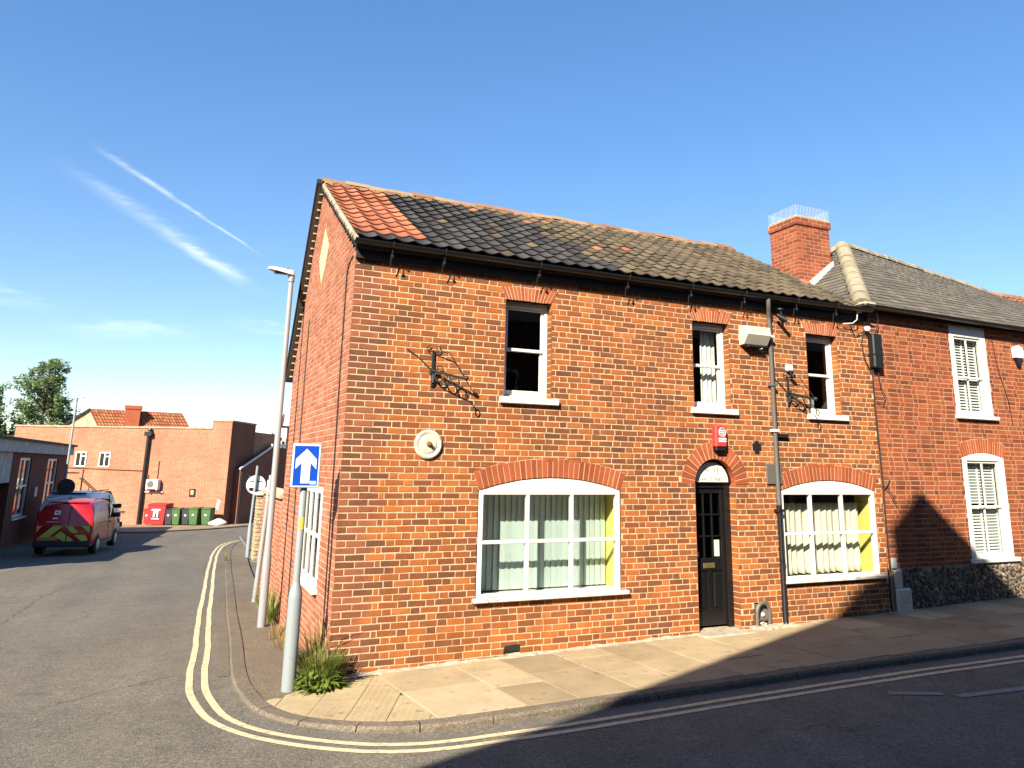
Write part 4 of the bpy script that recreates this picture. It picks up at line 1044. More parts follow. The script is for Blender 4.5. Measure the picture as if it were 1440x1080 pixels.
for xx in (0.42, 1.10, 2.45, 3.85, 4.95, 5.95, 7.0, 7.85):
    b = MB(); b.tube([(xx, -0.10, 4.72), (xx, -0.13, 4.86), (xx, -0.185, 4.935), (xx, -0.25, 4.95), (xx, -0.256, 5.01)], 0.008, 5); b.tube([(xx, -0.185, 4.80), (xx, -0.185, 4.935)], .006, 5); b.bbox(xx - .018, -0.20, 4.82, xx + .018, -0.175, 4.85, .004)
    b.build('gutter_bracket', 'ironblack', gut)
# rainwater pipe
b = MB(); b.tube([(6.42, -0.185, 4.95), (6.42, -0.185, 4.86), (6.45, -0.15, 4.80), (6.50, -0.085, 4.70), (6.52, -0.07, 4.62), (6.525, -0.07, 1.75)], 0.034, 10)
pipe = b.build('rainwater_pipe', 'pipegrey', house, smooth=True)
b = MB(); b.tube([(6.527, -0.07, 1.77), (6.53, -0.07, 0.16), (6.535, -0.10, 0.10), (6.545, -0.15, 0.06)], 0.038, 10); b.tube([(6.527, -.07, 1.70), (6.527, -.07, 1.80)], .044, 10); b.tube([(6.53, -.07, .98), (6.53, -.07, 1.03)], .043, 10); b.build('lower_pipe', 'gutter', pipe, smooth=True)
for z_, mt_ in ((4.36, 'shutter'), (2.9, 'shutter'), (1.72, 'gutter'), (3.6, 'pipegrey')):
    b = MB(); b.bbox(6.475, -0.115, z_ - .02, 6.58, -0.005, z_ + .02, .006); b.build('pipe_clip', mt_, pipe)
b = MB(); b.bbox(6.36, -0.03, 2.10, 6.66, -0.008, 2.40, .006); b.build('pipe_plate', 'pipegrey', pipe)
b = MB(); b.bbox(6.58, -0.06, 2.80, 6.80, -0.008, 2.86, .006); b.build('pipe_stub', 'ironblack', pipe)
# small things set in the brickwork
b = MB(); b.box(2.125, -0.002, 0.085, 2.335, 0.02, 0.155)
for k in range(6): b.box(2.135 + k * .034, -0.006, 0.09, 2.155 + k * .034, -0.001, 0.15)
b.build('air_brick', 'timber_dark', house)
b = MB(); b.box(6.13, -0.010, 2.60, 6.29, 0.0, 2.70); b.box(6.17, -.010, 2.55, 6.25, 0, 2.60); b.box(6.18, -.010, 2.70, 6.24, 0, 2.74); b.build('blocked_hole', 'ironblack', house)
# boot-scraper arch beside the door
sc = thing('boot_scraper', (6.165, -0.06, 0.09), 'rusty arched iron boot scraper at the foot of the wall beside the black door', 'boot scraper')
pts = [(6.05, -0.02, 0.06)] + [(6.165 + .115 * math.cos(math.pi - math.pi * i / 10), -0.03, 0.30 + .13 * math.sin(math.pi * i / 10)) for i in range(11)] + [(6.28, -0.02, 0.06)]
b = MB(); b.tube(pts, 0.028, 7); b.build('arch_hoop', 'pipegrey', sc, smooth=True)
b = MB(); b.tube([(6.07, -.02, .20), (6.26, -.02, .20)], .014, 6); b.build('scraper_bar', 'rust', sc)
b = MB(); b.box(6.035, 0.10, 0.0, 6.295, 0.12, 0.46); b.quad((6.035, 0.0, 0), (6.035, .11, 0), (6.035, .11, .46), (6.035, 0, .46)); b.quad((6.295, 0.0, 0), (6.295, .11, 0), (6.295, .11, .46), (6.295, 0, .46)); b.quad((6.035, 0, .46), (6.295, 0, .46), (6.295, .11, .46), (6.035, .11, .46)); b.build('niche', 'timber_dark', house)
for (x_, z_, s_) in ((6.20, .26, .035), (6.17, .16, .045), (6.235, .13, .03)):
    b = MB(); b.lathe([(.2 * s_, -s_), (.8 * s_, -.6 * s_), (s_, 0), (.7 * s_, .6 * s_), (.2 * s_, .9 * s_)], (x_, .03, z_), 'z', 7); b.build('broken_plaster', 'lead', sc)
b = MB()
for i in range(14): 
    t = i / 13; s_ = U(.03, .09); b.bbox(5.9 + .75 * t, -.14 - s_, hp(6, 0) - .01, 5.98 + .75 * t, -.01, hp(6.2, 0) + .02 + U(0, .02), .012)
b.build('cement_patch', 'cement', pavement)
# ------------------------------------------------------------------ things inside the windows
vb = thing('vertical_blind', (2.75, 0.36, 0.76), 'pale green vertical slat blind behind the arched shop window left of the door', 'blind')
b = MB(); b.box(1.76, 0.345, 1.985, 3.79, 0.385, 2.015); b.build('head_rail', 'shutter', vb)
for i in range(24):
    x_ = 1.80 + i * 0.084; a = U(-.10, .06) + .22; w_ = .046; zb_ = .745 + .0 * i
    b = MB(); y_ = .365
    b.prism([(x_ - w_ * math.cos(a), y_ - w_ * math.sin(a), zb_), (x_ + w_ * math.cos(a), y_ + w_ * math.sin(a), zb_), (x_ + w_ * math.cos(a), y_ + w_ * math.sin(a), 1.985), (x_ - w_ * math.cos(a), y_ - w_ * math.sin(a), 1.985)], (0, 0, 0), (0, .003, 0))
    b.build('slat', 'blind', vb)
def curtain(x0, x1, z0, z1, y, amp, pitch, label, mat='curtain'):
    b = MB(); n = int((x1 - x0) / 0.012); K = 10
    for j in range(K + 1):
        for i in range(n + 1):
            x_ = x0 + (x1 - x0) * i / n; t = j / K
            b.v.append((x_ + .006 * math.sin(x_ * 41 + t * 3), y + amp * (math.sin(x_ * 6.283 / pitch + .5 * math.sin(x_ * 9)) + .4 * math.sin(x_ * 31 + 1)) * (1 - .45 * t), z0 + (z1 - z0) * t + .008 * math.sin(x_ * 6.283 / pitch) * (1 - t)))
    for j in range(K):
        for i in range(n): b.f.append((j * (n + 1) + i, j * (n + 1) + i + 1, (j + 1) * (n + 1) + i + 1, (j + 1) * (n + 1) + i))
    o = tag(b.build('curtain', mat, smooth='all'), label, 'curtain'); 
    md = o.modifiers.new('thick', 'SOLIDIFY'); md.thickness = .003
    return o
curtain(6.66, 8.50, 0.755, 1.80, 0.27, 0.028, 0.13, 'gathered cream half curtain behind the arched window right of the door')
b = MB(); b.tube([(6.62, .27, 1.80), (8.60, .27, 1.80)], .012, 8); tag(b.build('curtain_rod', 'brass'), 'thin rod carrying the cream half curtain in the arched window', 'rod')
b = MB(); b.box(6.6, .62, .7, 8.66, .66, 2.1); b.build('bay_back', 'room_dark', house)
b = MB(); b.box(1.72, .62, .7, 3.83, .66, 2.1); b.build('bay_back', 'room', house)
curtain(5.46, 5.74, 3.22, 4.46, 0.33, 0.018, 0.09, 'white curtain at the upper window above the black door', 'shutter')
b = MB(); b.bbox(7.45, .42, 3.2, 7.85, .72, 3.50, .01); tag(b.build('storage_box', 'sign_back'), 'grey box on the sill inside the upper window beside the black cable box', 'box')
# ------------------------------------------------------------------ things fixed to the corner house
def wall_bracket(x, z, label):
    """wrought iron hanging-sign bracket: back plate, arm, rings, stay, finial"""
    t_ = thing('sign_bracket', (x, 0, z), label, 'sign bracket', 'wrought iron sign brackets on the corner house')
    b = MB(); b.bbox(x - .020, -.025, z - .20, x + .020, -.006, z + .26, .004); b.bbox(x - .045, -.03, z - .05, x + .045, -.006, z + .03, .006); b.build('back_plate', 'ironblack', t_)
    d_ = Vector((.90, -.40, -.22)).normalized(); O = Vector((x, -.03, z)); dz_ = Vector((0, 0, 1)); A = lambda s_, h_=0: tuple(O + d_ * s_ + dz_ * h_)
    b = MB(); b.tube([A(-.03), A(.40)], .015, 6); b.build('arm', 'ironblack', t_)
    for k in range(3):
        c_ = .07 + k * .11
        b = MB(); b.tube([tuple(O + d_ * (c_ + .050 * math.cos(2 * math.pi * i / 16)) + dz_ * (-.066 + .056 * math.sin(2 * math.pi * i / 16))) for i in range(16)], .009, 6, closed=True); b.build('ring', 'ironblack', t_)
    b = MB(); b.tube([A(.0, -.06), A(.10, -.135), A(.25, -.125), A(.36, -.11)], .008, 6); b.build('lower_stay', 'ironblack', t_)
    b = MB(); b.tube([(x, -.03, z + .24), tuple(O + d_ * .20 + dz_ * .28), tuple(O + d_ * .235 + dz_ * .24), A(.40, .03)], .007, 6); b.build('upper_stay', 'ironblack', t_)
    b = MB(); b.lathe([(.004, -.032), (.022, -.02), (.032, 0), (.022, .02), (.004, .032)], A(.43, .01), 'y', 12); b.build('finial', 'ironblack', t_, smooth=True)
    for sx_ in (-1, 1):
        sp = [(x + sx_ * (.02 + .05 * (1 - i / 14) * math.sin(i * .55) + .03), -.03, z + .27 + .05 * (1 - i / 14) * math.cos(i * .55)) for i in range(14)]
        b = MB(); b.tube(sp, .006, 5); b.build('scroll', 'ironblack', t_)
    b = MB(); b.tube([A(.04), A(.06, .07), A(.10, .09), A(.13, .04)], .008, 5); b.tube([(x, -.035, z - .05), (x, -.035, z - .15)], .018, 6); b.build('hook', 'ironblack', t_)
    b = MB(); b.tube([tuple(O + d_ * (.45 + .024 * math.cos(2 * math.pi * i / 12)) + dz_ * (-.20 + .045 * math.sin(2 * math.pi * i / 12))) for i in range(12)], .008, 5, closed=True); b.tube([A(.37, -.10), A(.43, -.165)], .008, 5); b.build('hanging_link', 'ironblack', t_)
    b = MB(); b.tube([(x - .03, -.02, z + .02), (x - .20, -.012, z + .17), (x - .34, -.010, z + .25)], .007, 5); b.build('wall_stay', 'ironblack', t_)
    return t_
wall_bracket(1.06, 3.46, 'scrolled black iron sign bracket above the round cream plaque')
wall_bracket(6.88, 3.50, 'scrolled black iron sign bracket between the grey rainwater pipe and the upper window')
pl = thing('wall_plaque', (1.04, -.01, 2.55), 'round cream moulded plaque with a rusty centre bolt', 'plaque')
b = MB(); b.lathe([(.178, 0), (.178, -.022), (.160, -.036), (.132, -.030), (.118, -.024), (.108, -.030), (.096, -.036), (.06, -.034), (.02, -.030)], (1.04, -.004, 2.55), 'y', 40); b.build('disc', 'stone', pl, smooth=True)
b = MB(); b.lathe([(.034, 0), (.034, -.014), (.022, -.020), (.022, -.055), (.012, -.062)], (1.05, -.034, 2.55), 'y', 8); b.build('bolt', 'rust', pl)
# red alarm box over the door
al = thing('alarm_box', (5.465, -.05, 2.76), 'red burglar alarm box with white logo over the door arch', 'alarm box')
b = MB(); b.bbox(5.36, -.12, 2.62, 5.565, -.005, 2.945, .022); b.build('casing', 'red_box', al)
b = MB(); b.bbox(5.375, -.105, 2.575, 5.55, -.01, 2.618, .012); b.build('strobe', 'dark_plastic', al)
b = MB(); ring = [(5.475 + .058 * math.cos(2 * math.pi * i / 24), -.1225, 2.84 + .062 * math.sin(2 * math.pi * i / 24)) for i in range(24)]
b.tube(ring, .006, 4, closed=True); b.box(5.440, -.1245, 2.855, 5.510, -.1205, 2.872); b.box(5.440, -.1245, 2.825, 5.510, -.1205, 2.842); b.box(5.455, -.1245, 2.80, 5.495, -.1205, 2.812)
for zz in (2.735, 2.70): b.box(5.405, -.1245, zz, 5.545, -.1205, zz + .022)
b.build('logo', 'white_print', al)
# cream flood/alarm box by the rainwater pipe
fb = thing('light_box', (6.2, -.1, 4.33), 'large cream wedge shaped alarm light box under the gutter beside the rainwater pipe', 'light box')
b = MB(); prof = [(-.005, 4.50), (-.20, 4.47), (-.22, 4.34), (-.12, 4.20), (-.005, 4.19)]
b.prism([(5.96, y_, z_) for y_, z_ in prof], (0, 0, 0), (.45, 0, 0)); b.build('casing', 'cream_box', fb)
b = MB(); b.quad((6.04, -.212, 4.345), (6.40, -.212, 4.345), (6.40, -.206, 4.455), (6.04, -.206, 4.455)); b.v = [(x_, y_ - .004, z_) for x_, y_, z_ in b.v]; b.build('front_panel', 'stone', fb)
b = MB(); b.bbox(6.02, -.14, 4.155, 6.36, -.02, 4.19, .01); b.build('lamp_tray', 'dark_plastic', fb)
b = MB(); b.lathe([(.012, 0), (.028, -.012), (.03, -.03), (.012, -.045)], (6.30, -.10, 4.175), 'z', 12); b.build('sensor_eye', 'shutter', fb, smooth=True)
ws = thing('motion_sensor', (6.90, -.04, 3.86), 'small white motion sensor above the right-hand iron bracket', 'sensor')
b = MB(); b.bbox(6.84, -.07, 3.84, 6.97, -.005, 3.95, .018); b.build('casing', 'shutter', ws)
b = MB(); b.tube([(6.91, -.04, 3.84), (6.92, -.05, 3.81), (6.93, -.09, 3.785)], .014, 7); b.bbox(6.895, -.13, 3.74, 6.965, -.05, 3.79, .01); b.build('head', 'dark_plastic', ws)
# security camera under the eaves
cc = thing('security_camera', (6.72, -.1, 4.62), 'dark bullet camera under the gutter right of the rainwater pipe', 'camera')
b = MB(); b.lathe([(.05, 0), (.05, .02), (.02, .03)], (6.70, -.13, 4.80), 'z', 12); b.tube([(6.70, -.13, 4.80), (6.72, -.14, 4.72)], .016, 7); b.build('mount', 'dark_plastic', cc)
b = MB(); b.tube([(6.66, -.10, 4.72), (6.78, -.20, 4.62)], .034, 10); b.build('barrel', 'dark_plastic', cc, smooth=True)
# black utility box and cables at the joint between the houses
ub = thing('cable_box', (8.80, -.06, 4.1), 'tall black telephone cable box high on the wall joint', 'cable box')
b = MB(); b.bbox(8.70, -.14, 4.02, 8.92, -.008, 4.60, .02); b.build('casing', 'dark_plastic', ub)
b = MB(); b.bbox(8.695, -.146, 4.235, 8.925, -.01, 4.255, .003); b.build('lid_seam', 'gutter', ub)
b = MB(); b.lathe([(.045, 0), (.055, -.03), (.04, -.075), (.01, -.09)], (8.66, -.07, 4.72), 'z', 12); b.build('junction_dome', 'shutter', ub, smooth=True)
lc = thing('cable_run', (8.79, -.03, 0.2), 'black cables hanging down the wall joint from the cable box', 'cable')
b = MB(); b.tube([(8.76, -.03, 4.02), (8.74, -.035, 3.8), (8.75, -.025, 3.3), (8.78, -.02, 2.6), (8.79, -.022, 2.05), (8.785, -.02, 1.5), (8.80, -.02, .75)], .014, 6); b.build('main_cable', 'cable', lc)
for pts in ([(8.79, -.02, 2.1), (8.88, -.05, 2.02), (8.97, -.06, 1.88), (9.02, -.06, 1.80)], [(8.79, -.02, 2.02), (8.86, -.04, 2.10), (8.93, -.05, 2.22)],
            [(8.62, -.03, 4.70), (8.55, -.03, 4.45), (8.60, -.03, 4.15), (8.72, -.03, 3.95)], [(8.86, -.04, 4.02), (8.90, -.05, 3.7), (8.98, -.05, 3.55), (8.93, -.04, 3.40), (8.80, -.03, 3.45)],
            [(8.66, -.07, 4.80), (8.60, -.10, 4.95), (8.52, -.1, 5.0)], [(8.84, -.07, 4.60), (8.88, -.12, 4.85), (8.80, -.16, 5.02)], [(8.30, -.02, 4.78), (8.40, -.03, 4.55), (8.55, -.03, 4.60), (8.66, -.05, 4.66)]):
    b = MB(); b.tube(pts, .008, 5); b.build('loose_cable', 'cable', lc)
b = MB(); b.tube([(8.12, -.06, 4.72), (8.30, -.10, 4.74), (8.36, -.14, 4.80), (8.36, -.16, 4.95)], .010, 6); tag(b.build('overflow_pipe', 'lead'), 'thin white overflow pipe under the gutter above the last upper window', 'pipe')
# ------------------------------------------------------------------ neighbouring house
nb = thing('neighbour_house', (12.5, 2.5, .2), 'red brick terrace house with hipped slate roof and white shuttered windows', 'house')
NX1 = 17.0
NA = arc_blocks(11.355, 0.56, 2.58, 0.09, 0.24, 0.82)
def nb_blocked(z, ring=.25):
    o = []
    if 3.26 < z: o.append((10.79, 11.78))
    q = NA(z, ring)
    if q: o.append(q)
    return o
br, rows = lay_bricks(8.78, NX1, 0.79, 4.98, nb_blocked, lambda z: (8.775, NX1), quoin=False, jt=0.0125, bm=lambda z: nb_blocked(z, .13))
nw = brick_wall(nb, 'front_wall', 'nb_brick', 'nb_mortar', br, rows, ((0, 0, 0), (1, 0, 0), (0, -1, 0)), depth=0.0025)
voussoirs(nb, 'window_arch', 11.355, 2.58 + .09 - (0.56 ** 2 + .09 ** 2) / (2 * .09), (0.56 ** 2 + .09 ** 2) / (2 * .09), (0.56 ** 2 + .09 ** 2) / (2 * .09) + .25, -math.asin(.56 / ((0.56 ** 2 + .09 ** 2) / (2 * .09))), math.asin(.56 / ((0.56 ** 2 + .09 ** 2) / (2 * .09))), 19, 'arch_brick', 'mortar')
def nb_window(x0, x1, z0, z1, meet, arch):
    f = MB(); c = .11; y = -.006
    f.bbox(x0, y, z0, x0 + c, .10, z1, .006); f.bbox(x1 - c - .03, y, z0, x1, .10, z1, .006); f.bbox(x0 + c, y + .001, z1 - .07, x1 - c - .03, .099, z1, .006)
    if arch:
        half, rise = (x1 - x0) / 2, .085; Rr = (half ** 2 + rise ** 2) / (2 * rise); xc = (x0 + x1) / 2
        poly = [(x1, y + .006, z1), (x0, y + .006, z1)] + [(xc + Rr * math.sin(-math.asin(half / Rr) + 2 * math.asin(half / Rr) * i / 14), y + .006, z1 + rise - Rr + Rr * math.cos(-math.asin(half / Rr) + 2 * math.asin(half / Rr) * i / 14)) for i in range(15)]
        f.prism(poly, (0, 0, 0), (0, .07, 0))
    else: f.bbox(x0, y + .002, z1, x1, .10, 4.975, .004)
    w = f.build('window', 'white', nb)
    xa, xb = x0 + c, x1 - c - .03
    for k, (a, b_, yy) in enumerate(((meet - .02, z1 - .07, .02), (z0, meet + .02, .052))):
        s_ = MB(); st = .038
        s_.bbox(xa, yy, a, xa + st, yy + .03, b_, .004); s_.bbox(xb - st, yy, a, xb, yy + .03, b_, .004); s_.bbox(xa + st, yy + .001, b_ - .04, xb - st, yy + .029, b_, .004); s_.bbox(xa + st, yy + .001, a, xb - st, yy + .029, a + (.04 if k == 0 else .08), .004)
        xm_ = (xa + xb) / 2; s_.bbox(xm_ - .013, yy + .002, a + .03, xm_ + .013, yy + .028, b_ - .03, .003); s_.build('sash', 'white', w)
        for q, r_ in ((xa + .02, xm_), (xm_, xb - .02)):
            p = MB(); p.quad((q, yy + .015, a + .02), (r_, yy + .015, a + .02), (r_, yy + .015, b_ - .02), (q, yy + .015, b_ - .02)); p.build('pane', 'glass', w)
    p = MB(); p.bbox(x0 - .05, -.07, z0 - .07, x1 + .08, .1, z0 - .001, .008); p.build('sill', 'white', w)
    sh = thing('window_shutter', ((xa + xb) / 2, .14, z0), ('white louvred shutters inside the arched ground floor window above the flint plinth' if arch else 'white louvred shutters inside the upper window under the slate roof'), 'shutter')
    top = z0 + (z1 - z0) * .97; n = int((top - z0) / .052)
    for k in range(n):
        zz = z0 + .05 + k * .052
        if k == n // 2 : continue
        for q, r_ in ((xa + .02, xm_ - .02), (xm_ + .02, xb - .02)):
            p = MB(); p.prism([(q, .125, zz - .020), (q, .165, zz + .022), (q, .169, zz + .018), (q, .129, zz - .024)], (0, 0, 0), (r_ - q, 0, 0)); p.build('louvre', 'shutter', sh)
    p = MB()
    for q in (xa, xm_ - .02, xb - .02): p.bbox(q, .12, z0, q + .03, .17, top, .003)
    p.build('shutter_stile', 'shutter', sh)
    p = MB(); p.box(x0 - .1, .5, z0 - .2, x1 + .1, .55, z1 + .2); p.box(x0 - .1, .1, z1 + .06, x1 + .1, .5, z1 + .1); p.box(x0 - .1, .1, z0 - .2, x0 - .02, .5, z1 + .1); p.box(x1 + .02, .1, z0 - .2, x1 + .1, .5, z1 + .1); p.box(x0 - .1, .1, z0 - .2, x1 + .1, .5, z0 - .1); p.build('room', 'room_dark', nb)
nb_window(10.795, 11.775, 3.33, 4.83, 4.02, False); nb_window(10.80, 11.91, .88, 2.60, 1.74, True)
# flint plinth
b = MB(); b.quad((8.78, -.012, -.1), (NX1, -.012, -.1), (NX1, -.012, .80), (8.78, -.012, .80)); b.quad((8.78, -.012, .80), (NX1, -.012, .80), (NX1, .02, .80), (8.78, .02, .80)); fl = b.build('flint_plinth', 'flint_mortar', nb)
b = MB(); b2 = []
pts = []
tries = 0
while len(pts) < 900 and tries < 20000:
    tries += 1; x_, z_ = U(8.95, 13.6), U(.06, .77); r_ = U(.030, .062)
    if all((x_ - q[0]) ** 2 + (z_ - q[1]) ** 2 > (.72 * (r_ + q[2])) ** 2 for q in pts[-900:]): pts.append((x_, z_, r_))
def flint(mb, x_, z_, r_):
    n = 7; o = len(mb.v); ph = U(0, 6); sx_, sz_ = U(.85, 1.2), U(.7, 1.0)
    for k in range(n):
        t = ph + 2 * math.pi * k / n; rr = r_ * U(.8, 1.05); mb.v.append((x_ + rr * sx_ * math.cos(t), -.010, z_ + rr * sz_ * math.sin(t)))
    for k in range(n):
        t = ph + 2 * math.pi * k / n; rr = r_ * U(.5, .75); mb.v.append((x_ + rr * sx_ * math.cos(t), -.028 - U(0, .012), z_ + rr * sz_ * math.sin(t)))
    for k in range(n): mb.f.append((o + k, o + (k + 1) % n, o + n + (k + 1) % n, o + n + k))
    mb.f.append(tuple(o + n + k for k in range(n)))
pts.sort(key=lambda q: -q[2] / q[0])
for i, q in enumerate(pts):
    if i < 120: m_ = MB(); flint(m_, *q); m_.build('flint', 'flint', fl)
    else: flint(b, *q)
tag(b.build('flints', 'flint', fl), kind='stuff')
b = MB(); b.bbox(8.84, -.09, .08, 9.18, -.02, .50, .03); b.bbox(8.86, -.06, .50, 9.02, -.015, .78, .012); b.build('corner_stone', 'stone', nb)
b = MB(); b.bbox(8.83, -.045, .80, 8.93, -.008, .96, .006); tag(b.build('service_plate', 'sign_back'), 'small pale plate on the wall joint above the corner stone', 'plate')
# roof
NE, NEZ = -0.16, 5.06; AX, AY, AZ = 10.95, 2.42, 7.12; HX = 8.50
def nyr(x): return AY + max(0, x - AX) * 0.213
def nsurf(x, t): yr = nyr(x); return Vector((x, NE + t * (yr - NE), NEZ + t * (AZ - NEZ)))
mb = MB(); XS = [HX, AX, 14, NX1 + 1]
mb.add([(HX, NE, NEZ - .03), (AX, NE, NEZ - .03), (14, NE, NEZ - .03), (18, NE, NEZ - .03), (AX, AY, AZ - .03), (14, nyr(14), AZ - .03), (18, nyr(18), AZ - .03), (HX, 5.2, NEZ - .03), (18, 8, NEZ - .03)],
       [(0, 1, 4), (1, 2, 5, 4), (2, 3, 6, 5), (0, 4, 7), (4, 5, 6, 8, 7), (0, 1, 2, 3, 8, 7)])
nroof = mb.build('roof', 'slate', nb)
b = MB(); rows_n = 22
def slate(mb, P, ex, ey, ez, w_, g_):
    q = [P, P + ex * w_, P + ex * w_ + ey * g_ * 1.15, P + ey * g_ * 1.15]
    up = [q[0] + ez * .014, q[1] + ez * .014, q[2] + ez * .001, q[3] + ez * .001]
    mb.add(up + [q[0] - ez * .001, q[1] - ez * .001], [(0, 1, 2, 3), (4, 5, 1, 0)])
for r_ in range(rows_n):
    t = r_ / rows_n; xl = HX + (AX - HX) * t; x_ = xl + U(-.2, 0) + (.11 if r_ % 2 else 0)
    while x_ < 17.6:
        w_ = .225; P = nsurf(max(x_, xl), t); T = nsurf(max(x_, xl), t + 1 / rows_n); ey = (T - P); g_ = ey.length; ey.normalize()
        ex = Vector((1, 0, 0)); ez = ex.cross(ey).normalized()
        if x_ + w_ > xl + .03:
            xx = max(x_, xl); slate(b, P + ez * U(0, .004), ex, ey, ez, min(w_, x_ + w_ - xx) - .006, g_)
        x_ += w_
# hip end facing the corner house
for r_ in range(rows_n):
    t = r_ / rows_n; y0_ = NE + (AY - NE) * t; y1_ = 5.2 + (AY - 5.2) * t; x_ = HX + (AX - HX) * t; z_ = NEZ + (AZ - NEZ) * t
    y_ = y0_ + U(-.2, 0)
    while y_ < y1_:
        w_ = .225; a = max(y_, y0_); e = min(y_ + w_, y1_)
        if e - a > .04:
            ey = Vector((AX - HX, 0, AZ - NEZ)).normalized(); g_ = math.hypot(AX - HX, AZ - NEZ) / rows_n
            ex = Vector((0, 1, 0)); ez = Vector((-ey.z, 0, ey.x)); slate(b, Vector((x_, a, z_)) + ez * U(0, .004), ex, ey, ez, e - a - .006, g_)
        y_ += w_
tag(b.build('slates', 'slate', nroof, fix=False), kind='stuff')
def ridge_run(P0, P1, n, r_, name, mat, parent):
    P0, P1 = Vector(P0), Vector(P1); d_ = (P1 - P0); L = d_.length / n; d_.normalize(); s_ = d_.cross(Vector((0, 0, 1))).normalized(); u_ = s_.cross(d_)
    for i in range(n):
        b = MB(); A = P0 + d_ * (i * L); j = U(-.01, .01)
        for q, rr in ((A, r_ * 1.08), (A + d_ * (L + .015), r_ * .96)):
            for k in range(8):
                t = math.radians(-95 + 190 * k / 7); b.v.append(tuple(q + s_ * rr * math.sin(t) * 1.15 + u_ * (rr * math.cos(t) - .03 + j)))
        for k in range(7): b.f.append((k, k + 1, 9 + k, 8 + k))
        b.f.append(tuple(range(8))); b.f.append(tuple(range(15, 7, -1)))
        b.build(name, mat, parent, smooth=True)
ridge_run((HX + .02, NE + .02, NEZ + .03), (AX, AY, AZ + .02), 10, .13, 'hip_tile', 'hipridge', nroof)
ridge_run((AX - .05, AY, AZ + .02), (17.6, nyr(17.6), AZ + .02), 16, .11, 'ridge_tile', 'hipridge', nroof)
ridge_run((AX, AY, AZ + .02), (HX + .2, 5.0, NEZ + .2), 9, .11, 'hip_tile', 'hipridge', nroof)
b = MB(); b.bbox(8.44, -.27, 5.04, 8.72, -.02, 5.11, .03); b.build('hip_flashing', 'cement', nroof)
b = MB(); b.box(8.77, -.065, 4.96, NX1, -.04, 5.10); b.box(8.77, -.04, 4.965, NX1, .03, 4.98); b.build('fascia', 'timber_dark', nb)
half_gutter(-.185, 5.08, 8.60, NX1, .064, 'gutter', nb, 5.02)
b = MB(); b.box(8.80, 4.8, -.3, NX1, 5.2, 5.0); b.box(NX1 - .1, .1, -.3, NX1, 5.0, 5.0); b.build('rear_wall', 'room', nb)
# chimney with wire guard
CXa, CXb, CYa, CYb, CZ = 9.26, 10.14, 2.0, 2.78, 7.43
b = MB(); b.box(CXa + .004, CYa + .004, 5.2, CXb - .004, CYb - .004, CZ - .18); b.box(CXa - .026, CYa - .026, CZ - .18, CXb + .026, CYb + .026, CZ - .02); ch = b.build('chimney', 'mortar', nb)
b = MB()
def ring_bricks(mb, x0, x1, y0, y1, z, row):
    for (a, e, fx_) in ((x0, x1, True), (y0 + .021, y1 - .021, False)):
        q = a - (.10 if row % 2 else 0)
        while q < e - .02:
            s_, t_ = max(q, a), min(q + .212, e); q += .222
            if t_ - s_ < .03: continue
            for side_ in (0, 1):
                if fx_: yy = (y0, y0 + .02) if side_ == 0 else (y1 - .02, y1); mb.box(s_, yy[0], z, t_, yy[1], z + .066)
                else: xx = (x0, x0 + .02) if side_ == 0 else (x1 - .02, x1); mb.box(xx[0], s_, z, xx[1], t_, z + .066)
row = 0; z_ = 5.25
while z_ < CZ - .05:
    o_ = .03 if z_ > CZ - .20 else 0; ring_bricks(b, CXa - o_, CXb + o_, CYa - o_, CYb + o_, z_, row); z_ += .077; row += 1
tag(b.build('chimney_bricks', 'chim_brick', ch), kind='stuff')
b = MB(); b.bbox(CXa - .02, CYa - .02, CZ - .03, CXb + .02, CYb + .02, CZ + .02, .02); b.lathe([(.13, 0), (.12, .12), (.10, .13)], (9.70, 2.4, CZ + .01), 'z', 12); b.build('chimney_cap', 'cement', ch)
b = MB(); hh = .24
for i in range(23):
    t = i / 22
    for p, q in (((CXa + (CXb - CXa) * t, CYa - .01), (0, 0)), ((CXa + (CXb - CXa) * t, CYb + .01), (0, 0)), ((CXa - .01, CYa + (CYb - CYa) * t), (0, 0)), ((CXb + .01, CYa + (CYb - CYa) * t), (0, 0))): b.tube([(p[0], p[1], CZ), (p[0], p[1], CZ + hh)], .0018, 4, caps=False)
    b.tube([(CXa + (CXb - CXa) * t, CYa - .01, CZ + hh), (CXa + (CXb - CXa) * t, CYb + .01, CZ + hh)], .0018, 4, caps=False)
for zz in (0.01, .04, .08, .12, .16, .20, hh): b.tube([(CXa - .01, CYa - .01, CZ + zz), (CXb + .01, CYa - .01, CZ + zz), (CXb + .01, CYb + .01, CZ + zz), (CXa - .01, CYb + .01, CZ + zz)], .002, 4, closed=True)
b.build('wire_guard', 'wire', ch)
b = MB(); b.prism([(CXa - .10, CYa - .02, 5.55), (CXb + .02, CYa - .02, 6.38), (CXb + .02, CYa - .02, 6.56), (CXa - .10, CYa - .02, 5.80)], (0, -.03, 0), (0, .03, 0)); b.prism([(CXa - .03, CYa - .05, 5.60), (CXa - .03, CYb, 5.60), (CXa - .03, CYb, 5.85), (CXa - .03, CYa - .05, 5.85)], (-.03, 0, 0), (.02, 0, 0)); b.build('flashing', 'lead', ch)
na = thing('bell_box', (12.63, -.06, 4.4), 'white shield shaped alarm box on the neighbouring brick wall', 'alarm box')
b = MB(); b.prism([(12.50, -.008, 4.62), (12.52, -.008, 4.68), (12.63, -.008, 4.72), (12.74, -.008, 4.68), (12.76, -.008, 4.62), (12.74, -.008, 4.48), (12.52, -.008, 4.48)], (0, 0, 0), (0, -.07, 0)); b.build('casing', 'shutter', na)
